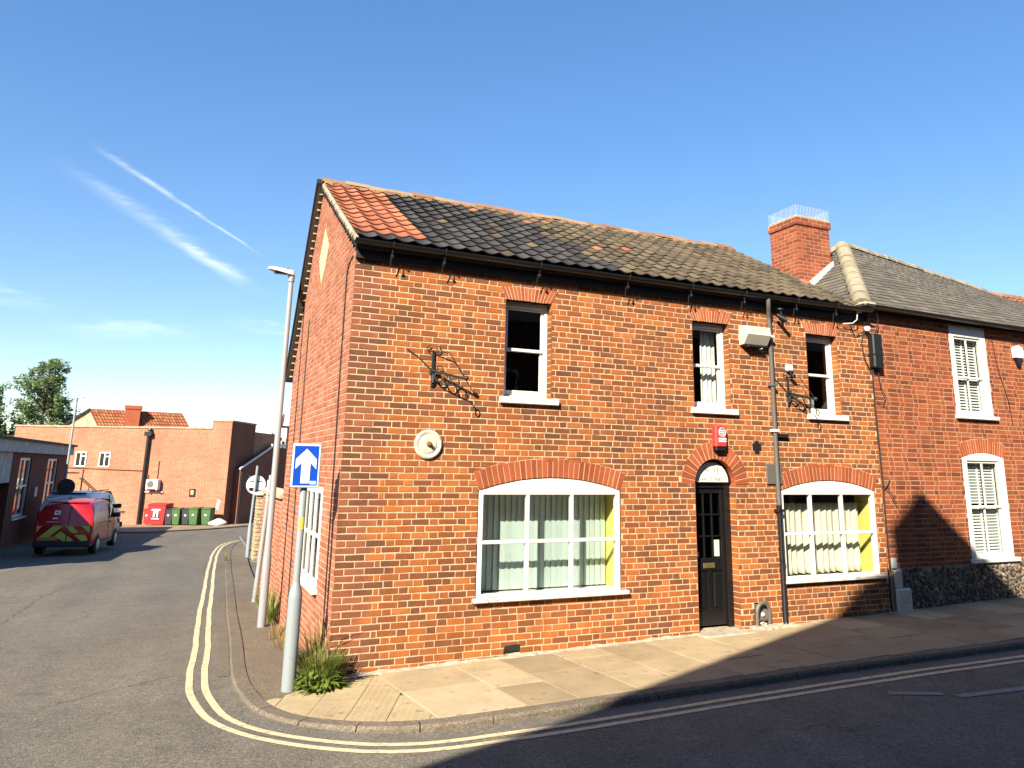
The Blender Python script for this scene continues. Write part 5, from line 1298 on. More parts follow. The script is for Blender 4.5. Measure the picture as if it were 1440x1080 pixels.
b = MB(); b.prism([(12.53, -.01, 4.48), (12.73, -.01, 4.48), (12.65, -.01, 4.33), (12.61, -.01, 4.33)], (0, 0, 0), (0, -.06, 0)); b.build('strobe', 'dark_plastic', na)
b = MB(); b.tube([(11.95, -.012, 4.85), (12.05, -.012, 4.2), (12.25, -.012, 3.6), (12.28, -.012, 3.2)], .007, 5); tag(b.build('phone_wire', 'cable'), 'thin dark wire running down the brick beside the upper shuttered window', 'cable')
# house further along with a weathered tile roof
fh = thing('tiled_house', (24, 5, .4), 'house beyond the slate roof with a weathered red tile roof', 'house')
b = MB(); b.box(18.2, 0.3, -.3, 30, 9, 4.95); b.build('wall', 'far_shaded', fh)
b = MB(); b.prism([(18.0, -.1, 4.85), (18.0, 5.2, 7.6), (18.0, 9.4, 4.85)], (0, 0, 0), (12.2, 0, 0)); fr_ = b.build('roof', 'tile_far', fh)
b = MB()
for r_ in range(14):
    for c in range(50):
        P = Vector((18.0 + c * .24, -.1 + 5.3 * r_ / 14, 4.85 + 2.75 * r_ / 14)); d_ = Vector((0, 5.3, 2.75)).normalized(); n_ = Vector((0, -d_.z, d_.y)); o = len(b.v)
        for vv, hh in ((0, .04), (.46, .005)):
            for k in range(4): b.v.append(tuple(P + Vector((k * .08, 0, 0)) + d_ * vv + n_ * (hh + (.025 if k in (0, 3) else 0))))
        for k in range(3): b.f.append((o + k, o + k + 1, o + 5 + k, o + 4 + k))
tag(b.build('roof_tiles', 'tile_far', fr_, fix=False), kind='stuff')
ridge_run((18.0, 5.2, 7.6), (30, 5.2, 7.6), 26, .12, 'ridge_tile', 'ridge', fr_)
# ------------------------------------------------------------------ street furniture
SX, SY = -0.425, -0.14; sz = hp(SX, SY)
sp = thing('sign_post', (SX, SY, sz), 'pale grey one way sign post with blue arrow sign at the kerb corner', 'sign post')
b = MB(); b.lathe([(.074, -.05), (.074, .90), (.070, .97), (.044, 1.05), (.041, 1.08)], (SX, SY, sz), 'z', 20); b.build('post_base', 'postgrey', sp, smooth=True)
b = MB(); b.lathe([(.039, 1.05), (.039, 2.52), (.030, 2.54)], (SX, SY, sz), 'z', 16); b.lathe([(.0405, 1.40), (.0405, 1.42)], (SX, SY, sz), 'z', 16); b.build('post_shaft', 'postgrey', sp, smooth=True)
b = MB(); b.prism([(SX + .041 * math.sin(t), SY - .041 * math.cos(t), 1.58) for t in (-.7, -.35, 0, .35, .7)], (0, 0, 0), (0, -.0005, .13)); b.build('post_label', 'yellow_label', sp)
X0, X1, Z0, Z1 = SX - .165, SX + .150, 2.03, 2.52; YS = SY - .075
b = MB(); b.bbox(X0, YS, Z0, X1, YS + .012, Z1, .004); b.box(X0 + .02, YS + .012, Z0 + .10, X1 - .02, YS + .034, Z0 + .14); b.box(X0 + .02, YS + .012, Z1 - .14, X1 - .02, YS + .034, Z1 - .10); b.build('sign_plate', 'sign_back', sp)
b = MB(); b.box(X0 + .008, YS - .0015, Z0 + .008, X1 - .008, YS + .0005, Z1 - .008); b.build('sign_border', 'white_print', sp)
b = MB(); b.box(X0 + .024, YS - .003, Z0 + .024, X1 - .024, YS - .001, Z1 - .030); b.build('sign_face', 'blue_sign', sp)
xc, w_, h_ = (X0 + X1) / 2, (X1 - X0), (Z1 - Z0)
ar = [(-.058, .06), (.040, .06), (.040, .285), (.105, .215), (.105, .325), (-.009, .44), (-.123, .325), (-.123, .215), (-.058, .285)]
b = MB(); b.prism([(xc + .009 + p[0], YS - .0045, Z0 + p[1] - .012) for p in ar], (0, 0, 0), (0, .002, 0)); b.build('arrow', 'white_print', sp)
b = MB(); b.box(X1 - .105, YS - .0048, Z0 + .035, X1 - .035, YS - .003, Z0 + .075); b.build('sticker', 'sticker', sp)
b = MB()
for zz in (Z0 + .12, Z1 - .12): b.lathe([(.046, -.012), (.046, .012)], (SX, SY, zz), 'z', 14)
b.build('clip', 'steel', sp)
def street_lamp(x, y, hgt, headdir, label, mat='steel', r0=.052, r1=.040, hl=.44):
    z = hp(x, y); t_ = thing('street_lamp', (x, y, z), label, 'street lamp')
    b = MB(); b.lathe([(r0 * 1.25, -.05), (r0 * 1.25, 1.0), (r0 * 1.1, 1.08), (r0, 1.12), (r1, hgt - .05), (r1 * .9, hgt)], (x, y, z), 'z', 14); b.build('column', mat, t_, smooth=True)
    d_ = Vector(headdir).normalized(); s_ = Vector((-d_.y, d_.x, 0)); O = Vector((x, y, z + hgt)) - d_ * .05
    b = MB(); prof = [(0, .045, .03), (.10, .075, .04), (.75, .085, .03), (1.0, .05, .018)]
    for f_, w_, h_ in prof:
        for a, c in ((-w_, -h_), (w_, -h_), (w_ * .8, h_), (-w_ * .8, h_)): b.v.append(tuple(O + d_ * hl * f_ + s_ * a + Vector((0, 0, c + .03 + .04 * f_))))
    for i in range(3):
        for k in range(4): b.f.append((i * 4 + k, i * 4 + (k + 1) % 4, i * 4 + 4 + (k + 1) % 4, i * 4 + 4 + k))
    b.f.append((0, 1, 2, 3)); b.f.append((12, 13, 14, 15)); hd = b.build('lamp_head', 'shutter', t_)
    b = MB(); P = O + d_ * hl * .55; b.bbox(P.x - .10, P.y - .05, P.z - .005, P.x + .10, P.y + .05, P.z + .015, .004); b.build('lamp_lens', 'darkglass', hd)
    b = MB(); b.lathe([(.02, 0), (.02, .035), (.008, .045)], tuple(O + d_ * .12 + Vector((0, 0, .065))), 'z', 8); b.build('photocell', 'dark_plastic', hd)
    b = MB(); b.lathe([(r1 * 1.35, -.12), (r1 * 1.35, .02), (r1 * .9, .05)], (x, y, z + hgt), 'z', 12); b.build('head_socket', mat, t_)
    return t_
street_lamp(-0.29, 3.98, 5.62, (-1, -.15, 0), 'slim galvanised street lamp on the side pavement beside the one way sign')
street_lamp(-5.95, 29.5, 6.05, (1, .1, 0), 'street lamp with a round sign back standing behind the red van')
# second, shorter post behind the lamp with a sign seen edge-on
p2 = thing('signpost', (-.12, 7.0, hp(0, 7)), 'short leaning grey signpost behind the galvanised street lamp', 'sign post')
z0 = hp(0, 7); b = MB(); b.tube([(-.12, 7.0, z0 - .05), (-.07, 7.0, z0 + 1.0), (-.01, 7.0, z0 + 2.35)], [.05, .045, .04], 10); b.build('shaft', 'steel', p2, smooth=True)
b = MB(); b.bbox(-.05, 6.96, z0 + 1.85, -.035, 7.24, z0 + 2.25, .003); b.build('sign_plate', 'shutter', p2)
# round sign back on a post at the far end of the pavement
FX, FY = .70, 18.3; fz = hp(FX, FY)
fs = thing('road_sign', (FX, FY, fz), 'pale post with a round white sign seen beside the stone pier', 'road sign')
b = MB(); b.lathe([(.065, -.05), (.065, .95), (.045, 1.05), (.040, 1.1)], (FX, FY, fz), 'z', 12); b.tube([(FX, FY, fz + 1.05), (FX + .06, FY, fz + 2.9)], .042, 10); b.build('post', 'postgrey', fs, smooth=True)
b = MB(); b.lathe([(.30, -.008), (.31, 0), (.30, .008)], (FX + .07, FY + .07, fz + 2.28), 'y', 28); b.build('disc', 'white_print', fs)
b = MB(); b.box(FX - .14, FY + .045, fz + 2.12, FX - .02, FY + .06, fz + 2.19); b.box(FX - .13, FY + .045, fz + 2.38, FX + .26, FY + .06, fz + 2.40); b.box(FX - .13, FY + .045, fz + 2.09, FX + .26, FY + .06, fz + 2.11); b.build('fixing_bar', 'gutter', fs)
b = MB(); b.tube([(FX - .02, FY, fz + .25), (FX - .30, FY, fz + .65)], .022, 6); b.build('prop', 'postgrey', fs)
# stone gate pier
pz = hp(1.0, 17.5)
pr = thing('gate_pier', (1.02, 17.3, pz), 'square rubble stone gate pier with a slab cap', 'gate pier')
b = MB(); b.box(.76, 17.02, pz - .1, 1.30, 17.6, pz + 1.95); body = b.build('pier_core', 'flint_mortar', pr)
z_ = pz; row = 0
while z_ < pz + 1.9:
    h_ = U(.08, .14); x_ = .745
    while x_ < 1.30:
        w_ = min(U(.11, .22), 1.315 - x_)
        if w_ > .04: b = MB(); b.bbox(x_, 17.0 - U(0, .015), z_, x_ + w_ - .014, 17.06, min(z_ + h_ - .014, pz + 1.95), .010); b.build('stone', 'pier_stone', body)
        x_ += w_
    y_ = 17.02
    while y_ < 17.6:
        w_ = min(U(.15, .26), 17.61 - y_)
        if w_ > .04: b = MB(); b.bbox(.735 - U(0, .01), y_, z_, .79, y_ + w_ - .014, min(z_ + h_ - .014, pz + 1.95), .010); b.build('stone', 'pier_stone', body)
        y_ += w_
    z_ += h_
b = MB(); b.bbox(.66, 16.92, pz + 1.95, 1.40, 17.7, pz + 2.03, .02); b.prism([(.70, 16.96, pz + 2.03), (1.36, 16.96, pz + 2.03), (1.03, 16.96, pz + 2.12)], (0, 0, 0), (0, .7, 0)); b.build('cap', 'stone', pr)
# garden wall continuing the side wall
gw_ = thing('garden_wall', (0.1, 6.3, hp(0, 6)), 'low red brick garden wall with stone coping behind the corner house', 'wall')
br, rows = lay_bricks(5.02, 8.2, -.45, 1.70, lambda z: [], lambda z: (5.02, 8.2), quoin=False)
brick_wall(gw_, 'wall_face', 'side_brick', 'side_mortar', br, rows, ((0.0, 0, 0), (0, 1, 0), (-1, 0, 0)), nparts=0)
b = MB(); b.box(.02, 5.02, -.5, .22, 8.2, 1.70); b.build('wall_core', 'side_mortar', gw_)
b = MB(); b.prism([(-.06, 5.0, 1.70), (.28, 5.0, 1.70), (.28, 5.0, 1.76), (.11, 5.0, 1.84), (-.06, 5.0, 1.76)], (0, 0, 0), (0, 3.22, 0)); b.build('coping', 'cement', gw_)
# satellite dish at the rear corner
sd_ = thing('satellite_dish', (-.12, 4.95, 2.95), 'grey satellite dish on a black bracket at the rear corner of the house', 'satellite dish')
b = MB(); O = Vector((-.15, 4.97, 2.96)); dn_ = Vector((-.93, .26, .26)).normalized(); s_ = dn_.cross(Vector((0, 0, 1))).normalized(); u_ = s_.cross(dn_)
for r_ in (0, .07, .13, .19):
    for k in range(16): b.v.append(tuple(O + (s_ * math.cos(k * math.pi / 8) + u_ * 1.12 * math.sin(k * math.pi / 8)) * r_ + dn_ * (r_ * r_ * 1.1 - .03)))
for i in range(3):
    for k in range(16): b.f.append((i * 16 + k, i * 16 + (k + 1) % 16, (i + 1) * 16 + (k + 1) % 16, (i + 1) * 16 + k))
o = b.build('reflector', 'tv_dish', sd_, smooth='all'); md = o.modifiers.new('thick', 'SOLIDIFY'); md.thickness = .006
b = MB(); b.tube([(0.0, 4.96, 2.93), (-.10, 4.97, 2.93), tuple(O)], .018, 7); b.tube([(-.012, 4.96, 2.93), (-.012, 4.96, 2.55)], .018, 7); b.build('bracket', 'dark_plastic', sd_)
b = MB(); b.tube([tuple(O - u_ * .2), tuple(O + dn_ * .10 - u_ * .17)], .010, 6); b.build('feed_arm', 'dark_plastic', sd_)

# ------------------------------------------------------------------ left-hand building beside the van
PO = thing('flat_roof_building', (-7.6, 27, hp(-7, 27)), 'single storey dark brick building with pale fascia and tall sash windows', 'building')
P0, P1 = Vector((-8.0, 15.6, 0)), Vector((-6.92, 38.2, 0)); pd = (P1 - P0).normalized(); pn = Vector((pd.y, -pd.x, 0))
def pw(s_, out, z_): q = P0 + pd * s_ + pn * out; return (q.x, q.y, z_)
PL = (P1 - P0).length
def pbox(mb, s0, s1, o0, o1, z0_, z1_):
    vs = [pw(s, o, z) for z in (z0_, z1_) for o in (o0, o1) for s in (s0, s1)]
    mb.add(vs, [(0, 2, 3, 1), (4, 5, 7, 6), (0, 1, 5, 4), (2, 6, 7, 3), (0, 4, 6, 2), (1, 3, 7, 5)])
ztop = 2.70; pwin = [(12.2, 14.3), (17.7, 20.2)]; pdoor = (8.2, 11.0)
segs = [(0, pdoor[0], -1.6, 2.60), (pdoor[1], pwin[0][0], -1.6, 2.60), (pwin[0][1], pwin[1][0], -1.6, 2.60), (pwin[1][1], PL, -1.6, 2.60)]
b = MB()
for a, c, z0_, z1_ in segs: pbox(b, a, c, -.3, 0, z0_, z1_)
for a, c in pwin: pbox(b, a, c, -.3, 0, -1.6, .02); pbox(b, a, c, -.3, 0, 2.40, 2.60)
b.build('wall', 'po_brick', PO)
b = MB(); pbox(b, pdoor[0], pdoor[1], -.28, -.02, 1.45, 2.60); b.build('door_canopy_panel', 'concrete', PO)
b = MB(); pbox(b, pdoor[0], pdoor[1], -.9, -.7, -1.6, 1.25); b.build('door', 'doorred', PO)
b = MB(); pbox(b, pdoor[0] + .0, pdoor[0] + 1.3, -.25, -.18, -1.6, 1.2); b.build('door', 'doorred', PO)
b = MB(); pbox(b, pdoor[0] + 1.3, pdoor[0] + 1.42, -.25, -.05, -1.6, 1.25); b.build('door_frame', 'shutter', PO)
b = MB(); pbox(b, -.2, PL + .15, -9, .22, 2.60, 3.04); b.build('fascia', 'concrete', PO)
b = MB(); pbox(b, -.3, PL + .3, -9.1, .34, 3.04, 3.14); b.build('roof_edge', 'timber_dark', PO)
b = MB(); pbox(b, 0, PL, -9, -8.7, -1.6, 2.60); pbox(b, PL - .3, PL, -8.7, 0, -1.6, 2.60); pbox(b, 0, .3, -8.7, 0, -1.6, 2.60); b.build('wall', 'po_brick', PO)
b = MB(); pbox(b, .3, PL - .3, -3, -2.9, -1.6, 2.60); b.build('inner_wall', 'room_dark', PO)
b = MB(); pbox(b, 16, PL - 7, -6.5, -3.2, 3.14, 4.0); b.build('roof_plant_room', 'timber_dark', PO)
for a, c in pwin:
    f = MB(); e = .10
    pbox(f, a, a + e, -.16, -.06, .02, 2.40); pbox(f, c - e, c, -.16, -.06, .02, 2.40); pbox(f, a + e, c - e, -.159, -.061, 2.30, 2.40); pbox(f, a + e, c - e, -.159, -.061, .02, .14); pbox(f, a + e, c - e, -.155, -.065, 1.22, 1.30); pbox(f, (a + c) / 2 - .03, (a + c) / 2 + .03, -.15, -.07, .14, 2.30)
    w = f.build('window', 'shutter', PO)
    for s0, s1 in ((a + .09, (a + c) / 2 - .02), ((a + c) / 2 + .02, c - .09)):
        for z0_, z1_ in ((.12, 1.23), (1.29, 2.32)): g_ = MB(); g_.quad(pw(s0, -.11, z0_), pw(s1, -.11, z0_), pw(s1, -.11, z1_), pw(s0, -.11, z1_)); g_.build('pane', 'darkglass', w)
    g_ = MB(); pbox(g_, a - .08, c + .08, -.1, .08, -.05, .02); g_.build('sill', 'shutter', w)
b = MB(); pbox(b, 15.6, 15.9, 0.0, .06, .75, 1.15); b.build('wall_plate', 'shutter', PO)
# sign back on the far lamp and stair rail beyond
rs = thing('round_sign', (-5.85, 29.4, 1.2), 'round sign seen from behind in shadow on the far lamp column', 'road sign')
b = MB(); b.lathe([(.33, -.01), (.34, 0), (.33, .01)], (-5.87, 29.36, 1.22), 'y', 24); b.build('disc', 'dark_plastic', rs)
b = MB(); b.box(-5.9, 29.30, 1.78, -5.45, 29.32, 1.83); b.build('arm', 'dark_plastic', rs)
st = thing('stair_rail', (-5.2, 37, hp(-5, 37)), 'steel stair handrail rising behind the vans against the far brick wall', 'railing')
z0 = hp(-5, 37)
for k, (oy, mt_) in enumerate(((0, 'house_stone'), (1.0, 'dark_plastic'))):
    b = MB(); b.tube([(-6.1, 36.6 + oy, z0 + 2.75), (-4.2, 37.2 + oy, z0 + 1.0), (-3.9, 37.3 + oy, z0 + .95)], .026, 6); b.build('handrail', mt_, st)
for k in range(6):
    x_ = -6.0 + k * .36; b = MB(); b.tube([(x_, 36.63 + k * .11, z0 + 2.65 - k * .33), (x_, 36.63 + k * .11, z0 + 1.7 - k * .30)], .018, 5); b.build('baluster', 'dark_plastic', st)
b = MB(); b.prism([(-6.2, 36.6, z0), (-6.2, 36.6, z0 + 1.75), (-4.2, 37.25, z0 + .05)], (0, 0, 0), (.1, 1.0, 0)); b.build('stair_string', 'timber_dark', st)

# ------------------------------------------------------------------ vans
def make_van(name, loc, yaw, paint, label, chevrons, scl=1.0):
    t_ = thing(name, loc, label, 'van'); t_.rotation_euler = (0, 0, 0)
    Rm = Matrix.Rotation(yaw, 4, 'Z'); T = Matrix.Translation(loc) @ Rm @ Matrix.Scale(scl, 4)
    def fin(mb, nm, mt_, par=t_, smooth=False):
        mb.v = [tuple(T @ Vector(v)) for v in mb.v]; return mb.build(nm, mt_, par, smooth=smooth)
    W = .90
    stn = [(0.0, .42, 1.02, .86), (.03, .36, 1.12, .885), (.10, .33, 1.46, .895), (.20, .31, 1.72, .90), (.38, .30, 1.80, .90), (1.2, .28, 1.83, .90), (2.3, .28, 1.83, .90), (2.75, .28, 1.77, .90), (3.1, .28, 1.50, .90), (3.42, .28, 1.20, .90), (3.75, .28, 1.10, .88), (4.12, .30, .98, .84), (4.32, .34, .80, .74), (4.38, .42, .66, .66)]
    b = MB(); n = 13
    for s_, zb, zt, w in stn:
        wz = lambda z: w * (1.0 if z < 1.0 else 1.0 - .17 * ((z - 1.0) / .83) ** 1.2)
        zz = [zb, zb + .06 * (zt - zb), zb + .3 * (zt - zb), zb + .6 * (zt - zb), zt - .14 * (zt - zb), zt - .04 * (zt - zb)]
        prof = [(wz(zz[0]) * .95, zz[0]), (wz(zz[1]), zz[1]), (wz(zz[2]), zz[2]), (wz(zz[3]), zz[3]), (wz(zz[4]) * .985, zz[4]), (wz(zz[5]) * .90, zz[5])]
        ring_ = prof + [(0, zt)] + [(-a, c) for a, c in prof[::-1]]
        for a, c in ring_: b.v.append((a, s_, c))
    for i in range(len(stn) - 1):
        for k in range(n): b.f.append((i * n + k, i * n + (k + 1) % n, (i + 1) * n + (k + 1) % n, (i + 1) * n + k))
    b.f.append(tuple(range(n))[::-1]); b.f.append(tuple((len(stn) - 1) * n + k for k in range(n)))
    body = fin(b, 'body', paint, smooth=True)
    b = MB(); b.bbox(-.87, -.05, .30, .87, .12, .50, .03); b.bbox(-.88, 4.2, .26, .88, 4.40, .48, .04)
    for sx_ in (-1, 1): b.bbox(sx_ * .90 - .015, .95, .26, sx_ * .90 + .015, 3.0, .36, .01)
    fin(b, 'bumper', 'bumper')
    for sx_ in (-1, 1):
        for s_ in (.78, 3.52):
            b = MB(); b.lathe([(.33, -.02), (.345, 0), (.345, .012)], (sx_ * .895, s_, .34), 'x', 24); fin(b, 'wheel_arch', 'bumper')
            b = MB(); b.lathe([(.20, -.11), (.29, -.115), (.31, -.09), (.31, .09), (.29, .115), (.20, .11)], (sx_ * .82, s_, .31), 'x', 24); wh = fin(b, 'wheel', 'tyre', smooth=True)
            b = MB(); b.lathe([(.20, 0), (.19, .02), (.06, .035), (.02, .03)] if sx_ > 0 else [(.20, 0), (.19, -.02), (.06, -.035), (.02, -.03)], (sx_ * .93, s_, .31), 'x', 20); fin(b, 'wheel_trim', 'rim', wh)
        # cab door window, mirror, tail lamp, sliding rail, seams
        b = MB(); b.prism([(sx_ * .893, 2.35, 1.14), (sx_ * .893, 3.20, 1.14), (sx_ * .845, 2.80, 1.52), (sx_ * .80, 2.55, 1.66), (sx_ * .80, 2.38, 1.66)], (-.012 * sx_, 0, 0), (.012 * sx_, 0, 0)); fin(b, 'side_window', 'darkglass')
        b = MB(); b.bbox(sx_ * 1.0 - .10, 3.0, 1.10, sx_ * 1.0 + .10, 3.12, 1.28, .03); b.tube([(sx_ * .88, 3.08, 1.12), (sx_ * .96, 3.06, 1.14)], .025, 6); fin(b, 'mirror', 'bumper')
        b = MB(); b.bbox(sx_ * .845 - .05, -.015, .78, sx_ * .845 + .05, .10, 1.16, .02); fin(b, 'tail_lamp', 'lamp_red')
        b = MB(); b.box(sx_ * .897 - .006, .95, 1.02, sx_ * .897 + .006, 2.2, 1.035); b.box(sx_ * .90 - .005, 2.27, .38, sx_ * .90 + .005, 2.285, 1.5); b.box(sx_ * .90 - .005, 3.12, .45, sx_ * .90 + .005, 3.135, 1.1); fin(b, 'door_seam', 'bumper')
        b = MB(); b.bbox(sx_ * .905 - .015, 2.45, .96, sx_ * .905 + .015, 2.62, 1.0, .006); fin(b, 'door_handle', 'bumper')
    b = MB(); b.quad((-.70, 2.79, 1.765), (.70, 2.79, 1.765), (.80, 3.40, 1.225), (-.80, 3.40, 1.225)); b.v = [(x_, y_ + .02, z_ + .02) for x_, y_, z_ in b.v]; fin(b, 'windscreen', 'darkglass')
    b = MB(); b.tube([(-.72, .40, 1.83), (-.72, 2.4, 1.86)], .018, 5); b.tube([(.72, .40, 1.83), (.72, 2.4, 1.86)], .018, 5); b.bbox(-.6, .17, 1.74, .6, .30, 1.80, .02); fin(b, 'roof_trim', 'bumper' if paint == 'van_white' else paint)
    # rear: seam, plate, chevrons follow the rear face
    def rear(x_, z_, o_=.012):                    # point on the rear face
        y_ = 0.0 if z_ < 1.0 else ((z_ - 1.0) / .75) ** 1.6 * .20
        return (x_, y_ - o_, z_)
    b = MB()
    for z0_, z1_ in ((.5, 1.0), (1.0, 1.35), (1.35, 1.68)): b.quad(rear(.10, z0_, .008), rear(.118, z0_, .008), rear(.118, z1_, .008), rear(.10, z1_, .008))
    fin(b, 'door_seam', 'bumper')
    if chevrons:
        def stripe(p): 
            bb = MB(); bb.quad(*[rear(x_, z_, .007) for x_, z_ in p]); fin(bb, 'chevron', 'lime_tape', body)
        z0_, z1_ = .50, 1.00
        # panels either side of the seam, slanting up to the middle
        for p in ([(-.84, .76), (-.84, 1.0), (-.66, 1.0)], [(-.70, .64), (-.40, .64), (-.02, 1.0), (-.32, 1.0)], [(-.26, .66), (-.08, .82), (.09, .70), (.09, .50), (.04, .50)],
                  [(.03, 1.0), (.24, 1.0), (.48, .76), (.27, .76)], [(.13, .68), (.13, .50), (.36, .50)], [(.34, .70), (.66, .70), (.78, .56), (.74, .50), (.56, .50)], [(.52, 1.0), (.80, 1.0), (.80, .76)]): stripe(p)
        bb = MB(); bb.box(-.74, -.030, .53, -.14, -.012, .645); fin(bb, 'number_plate', 'plate')
        bb = MB()
        for k in range(7):
            if k != 4: x_ = -.70 + k * .078; bb.box(x_, -.033, .555, x_ + .05, -.0295, .62)
        fin(bb, 'plate_characters', 'brass')
        bb = MB(); bb.quad(rear(-.36, 1.36), rear(-.18, 1.36), rear(-.18, 1.50), rear(-.36, 1.50)); fin(bb, 'emblem', 'white_print', body)
        bb = MB(); bb.quad(rear(-.31, 1.40, .014), rear(-.23, 1.40, .014), rear(-.23, 1.46, .014), rear(-.31, 1.46, .014)); fin(bb, 'emblem_mark', 'van_red', body)
        bb = MB(); bb.quad(rear(-.38, 1.22), rear(-.22, 1.22), rear(-.22, 1.27), rear(-.38, 1.27)); bb.quad(rear(-.55, 1.125), rear(-.15, 1.125), rear(-.15, 1.14), rear(-.55, 1.14)); fin(bb, 'lettering_bar', 'white_print', body)
        bb = MB(); bb.box(.905, 1.45, 1.42, .909, 1.52, 1.56); bb.v = [(x_ - .03, y_, z_) for x_, y_, z_ in bb.v]; fin(bb, 'emblem', 'white_print', body)
    return t_
vx, vy = -4.98, 22.0
make_van('van', (vx, vy, hr(vx, vy)), math.radians(-8), 'van_red', 'red mail van with yellow and red chevrons on its rear doors', True)
vx, vy = -5.75, 28.8
make_van('van', (vx, vy, hr(vx, vy) + .05), math.radians(-12), 'van_white', 'white van parked in front of the red mail van', False, 1.13)

# ------------------------------------------------------------------ far building, bins
FB = thing('far_building', (-3, 48, hp(-3, 46)), 'large red brick building with parapet and small white windows behind the row of bins', 'building')
F0 = Vector((1.42, 45.2, 0)); fu = Vector((-.894, .447, 0)); fv = Vector((.447, .894, 0)); fn = -fv
def fp(s_, o_, z_): q = F0 + fu * s_ + fv * o_; return (q.x, q.y, z_)
def fbox(mb, s0, s1, o0, o1, z0_, z1_):
    vs = [fp(s, o, z) for z in (z0_, z1_) for o in (o0, o1) for s in (s0, s1)]
    mb.add(vs, [(0, 2, 3, 1), (4, 5, 7, 6), (0, 1, 5, 4), (2, 6, 7, 3), (0, 4, 6, 2), (1, 3, 7, 5)])
FT = 4.52
b = MB(); fbox(b, .03, 14.6, .02, 9, -2.2, FT); fb_w = b.build('wall', 'far_brick', FB)
b = MB(); fbox(b, 0, 1.30, 0, 4.0, -2.2, FT + .50); fbox(b, 0.0, .028, 4.0, 9, -2.2, FT - .3); b.build('corner_pier', 'far_brick', FB)
b = MB(); fbox(b, -.02, .0, .05, 3.95, -2.2, FT + .45); b.build('side_wall', 'far_shaded', FB)  # thin dark brick sheet, paints the shade onto this face
b = MB(); fbox(b, 1.32, 14.7, -.05, .35, FT, FT + .10); fbox(b, -.06, 1.36, -.06, 4.06, FT + .50, FT + .58); b.build('coping', 'house_stone', FB)
for s0 in (7.90, 9.50):
    f = MB(); z0_, z1_ = 1.95, 2.92; w_ = .76
    fbox(f, s0, s0 + .08, -.03, .03, z0_, z1_); fbox(f, s0 + w_ - .08, s0 + w_, -.03, .03, z0_, z1_); fbox(f, s0 + .08, s0 + w_ - .08, -.029, .03, z1_ - .08, z1_); fbox(f, s0 + .08, s0 + w_ - .08, -.029, .03, z0_, z0_ + .08); fbox(f, s0 + w_ / 2 - .05, s0 + w_ / 2 + .04, -.028, .03, z0_ + .08, z1_ - .08); fbox(f, s0 + .08, s0 + w_ / 2 - .05, -.027, .03, z1_ - .32, z1_ - .24)
    w = f.build('window', 'shutter', FB); g_ = MB(); fbox(g_, s0 + .06, s0 + w_ - .06, -.005, .015, z0_ + .06, z1_ - .06); g_.build('pane', 'darkglass', w)
b = MB(); b.tube([fp(5.45, -.14, 4.15), fp(5.45, -.14, -1.7)], .11, 8); b.build('rainwater_pipe', 'gutter', FB); b = MB(); fbox(b, 5.22, 5.68, -.30, -.02, 4.0, 4.28); b.lathe([(.10, 0), (.12, .1), (.10, .2)], fp(5.4, -.15, 4.3), 'z', 8); b.build('hopper', 'gutter', FB)
b = MB()
for p, q in (((5.45, 1.75), (13, 1.95)), ((9.6, 1.8), (9.6, -1.4)), ((5.2, 1.5), (5.2, 1.2)), ((4.6, 2.4), (4.6, 1.25))): b.tube([fp(p[0], -.03, p[1]), fp(q[0], -.03, q[1])], .022, 5)
b.tube([fp(.9, -.05, -.62), fp(2.9, -.05, -.60)], .03, 5)
b.build('wall_cables', 'rust', FB)
b = MB(); fbox(b, 2.0, 2.38, -.04, 0.018, .18, .66); b.build('notice_board', 'dark_plastic', FB); b = MB(); fbox(b, 2.09, 2.29, -.05, -.041, .28, .58); b.build('notice', 'house_stone', FB)
b = MB(); b.prism([fp(.25, -.03, -.05), fp(.45, -.03, .02), fp(.55, -.03, -.55), fp(.38, -.03, -.62)], (0, 0, 0), (0, .03, 0)); b.build('pale_notice', 'shutter', FB)
b = MB(); fbox(b, 4.15, 4.42, -.03, .015, -.55, -.25); b.build('vent', 'dark_plastic', FB)
ac = thing('air_conditioner', fp(4.7, -.2, .8), 'white air conditioning unit on the far brick wall beside the black drainpipe', 'air conditioner')
b = MB(); fbox(b, 4.33, 5.10, -.42, -.06, .62, 1.22); cs = b.build('casing', 'shutter', ac)
b = MB(); cpos = fp(4.80, -.43, .92)
ringp = [Vector(cpos) + fu * .22 * math.cos(t) + Vector((0, 0, .22 * math.sin(t))) for t in [2 * math.pi * k / 20 for k in range(20)]]
b.prism([tuple(p) for p in ringp], (0, 0, 0), tuple(fv * .02)); b.build('fan_grille', 'pipegrey', ac)
b = MB(); fbox(b, 4.36, 4.41, -.42, -.02, .54, .62); fbox(b, 5.02, 5.07, -.42, -.02, .54, .62); fbox(b, 4.1, 5.3, -.10, -.01, .40, .45); b.build('bracket', 'shutter', ac)
# lean-to in shade on the right of the far building
ln = thing('lean_to', fp(-.3, 6, -1.7), 'shaded brick lean-to with white sloping bargeboard beside the far building', 'building')
prof = [(1.0, -2.2), (1.0, 1.95), (6.4, 3.55), (14, 3.55), (14, -2.2)]
b = MB(); b.prism([fp(-.45, o_, z_) for o_, z_ in prof], (0, 0, 0), tuple(fu * .40)); b.build('wall', 'far_shaded', ln)
b = MB()
for (o0, z0_), (o1, z1_), w_ in (((.85, 1.93), (6.4, 3.55), .10), ((6.2, 3.55), (11.2, 3.62), .22)): b.prism([fp(-.50, o0, z0_), fp(-.50, o1, z1_), fp(-.50, o1, z1_ + w_), fp(-.50, o0, z0_ + w_)], (0, 0, 0), tuple(fu * .10))
b.build('bargeboard', 'shutter', ln)
b = MB(); b.tube([fp(-.52, 1.1, 1.9), fp(-.52, 1.1, -1.7)], .09, 6); b.build('drainpipe', 'gutter', ln)
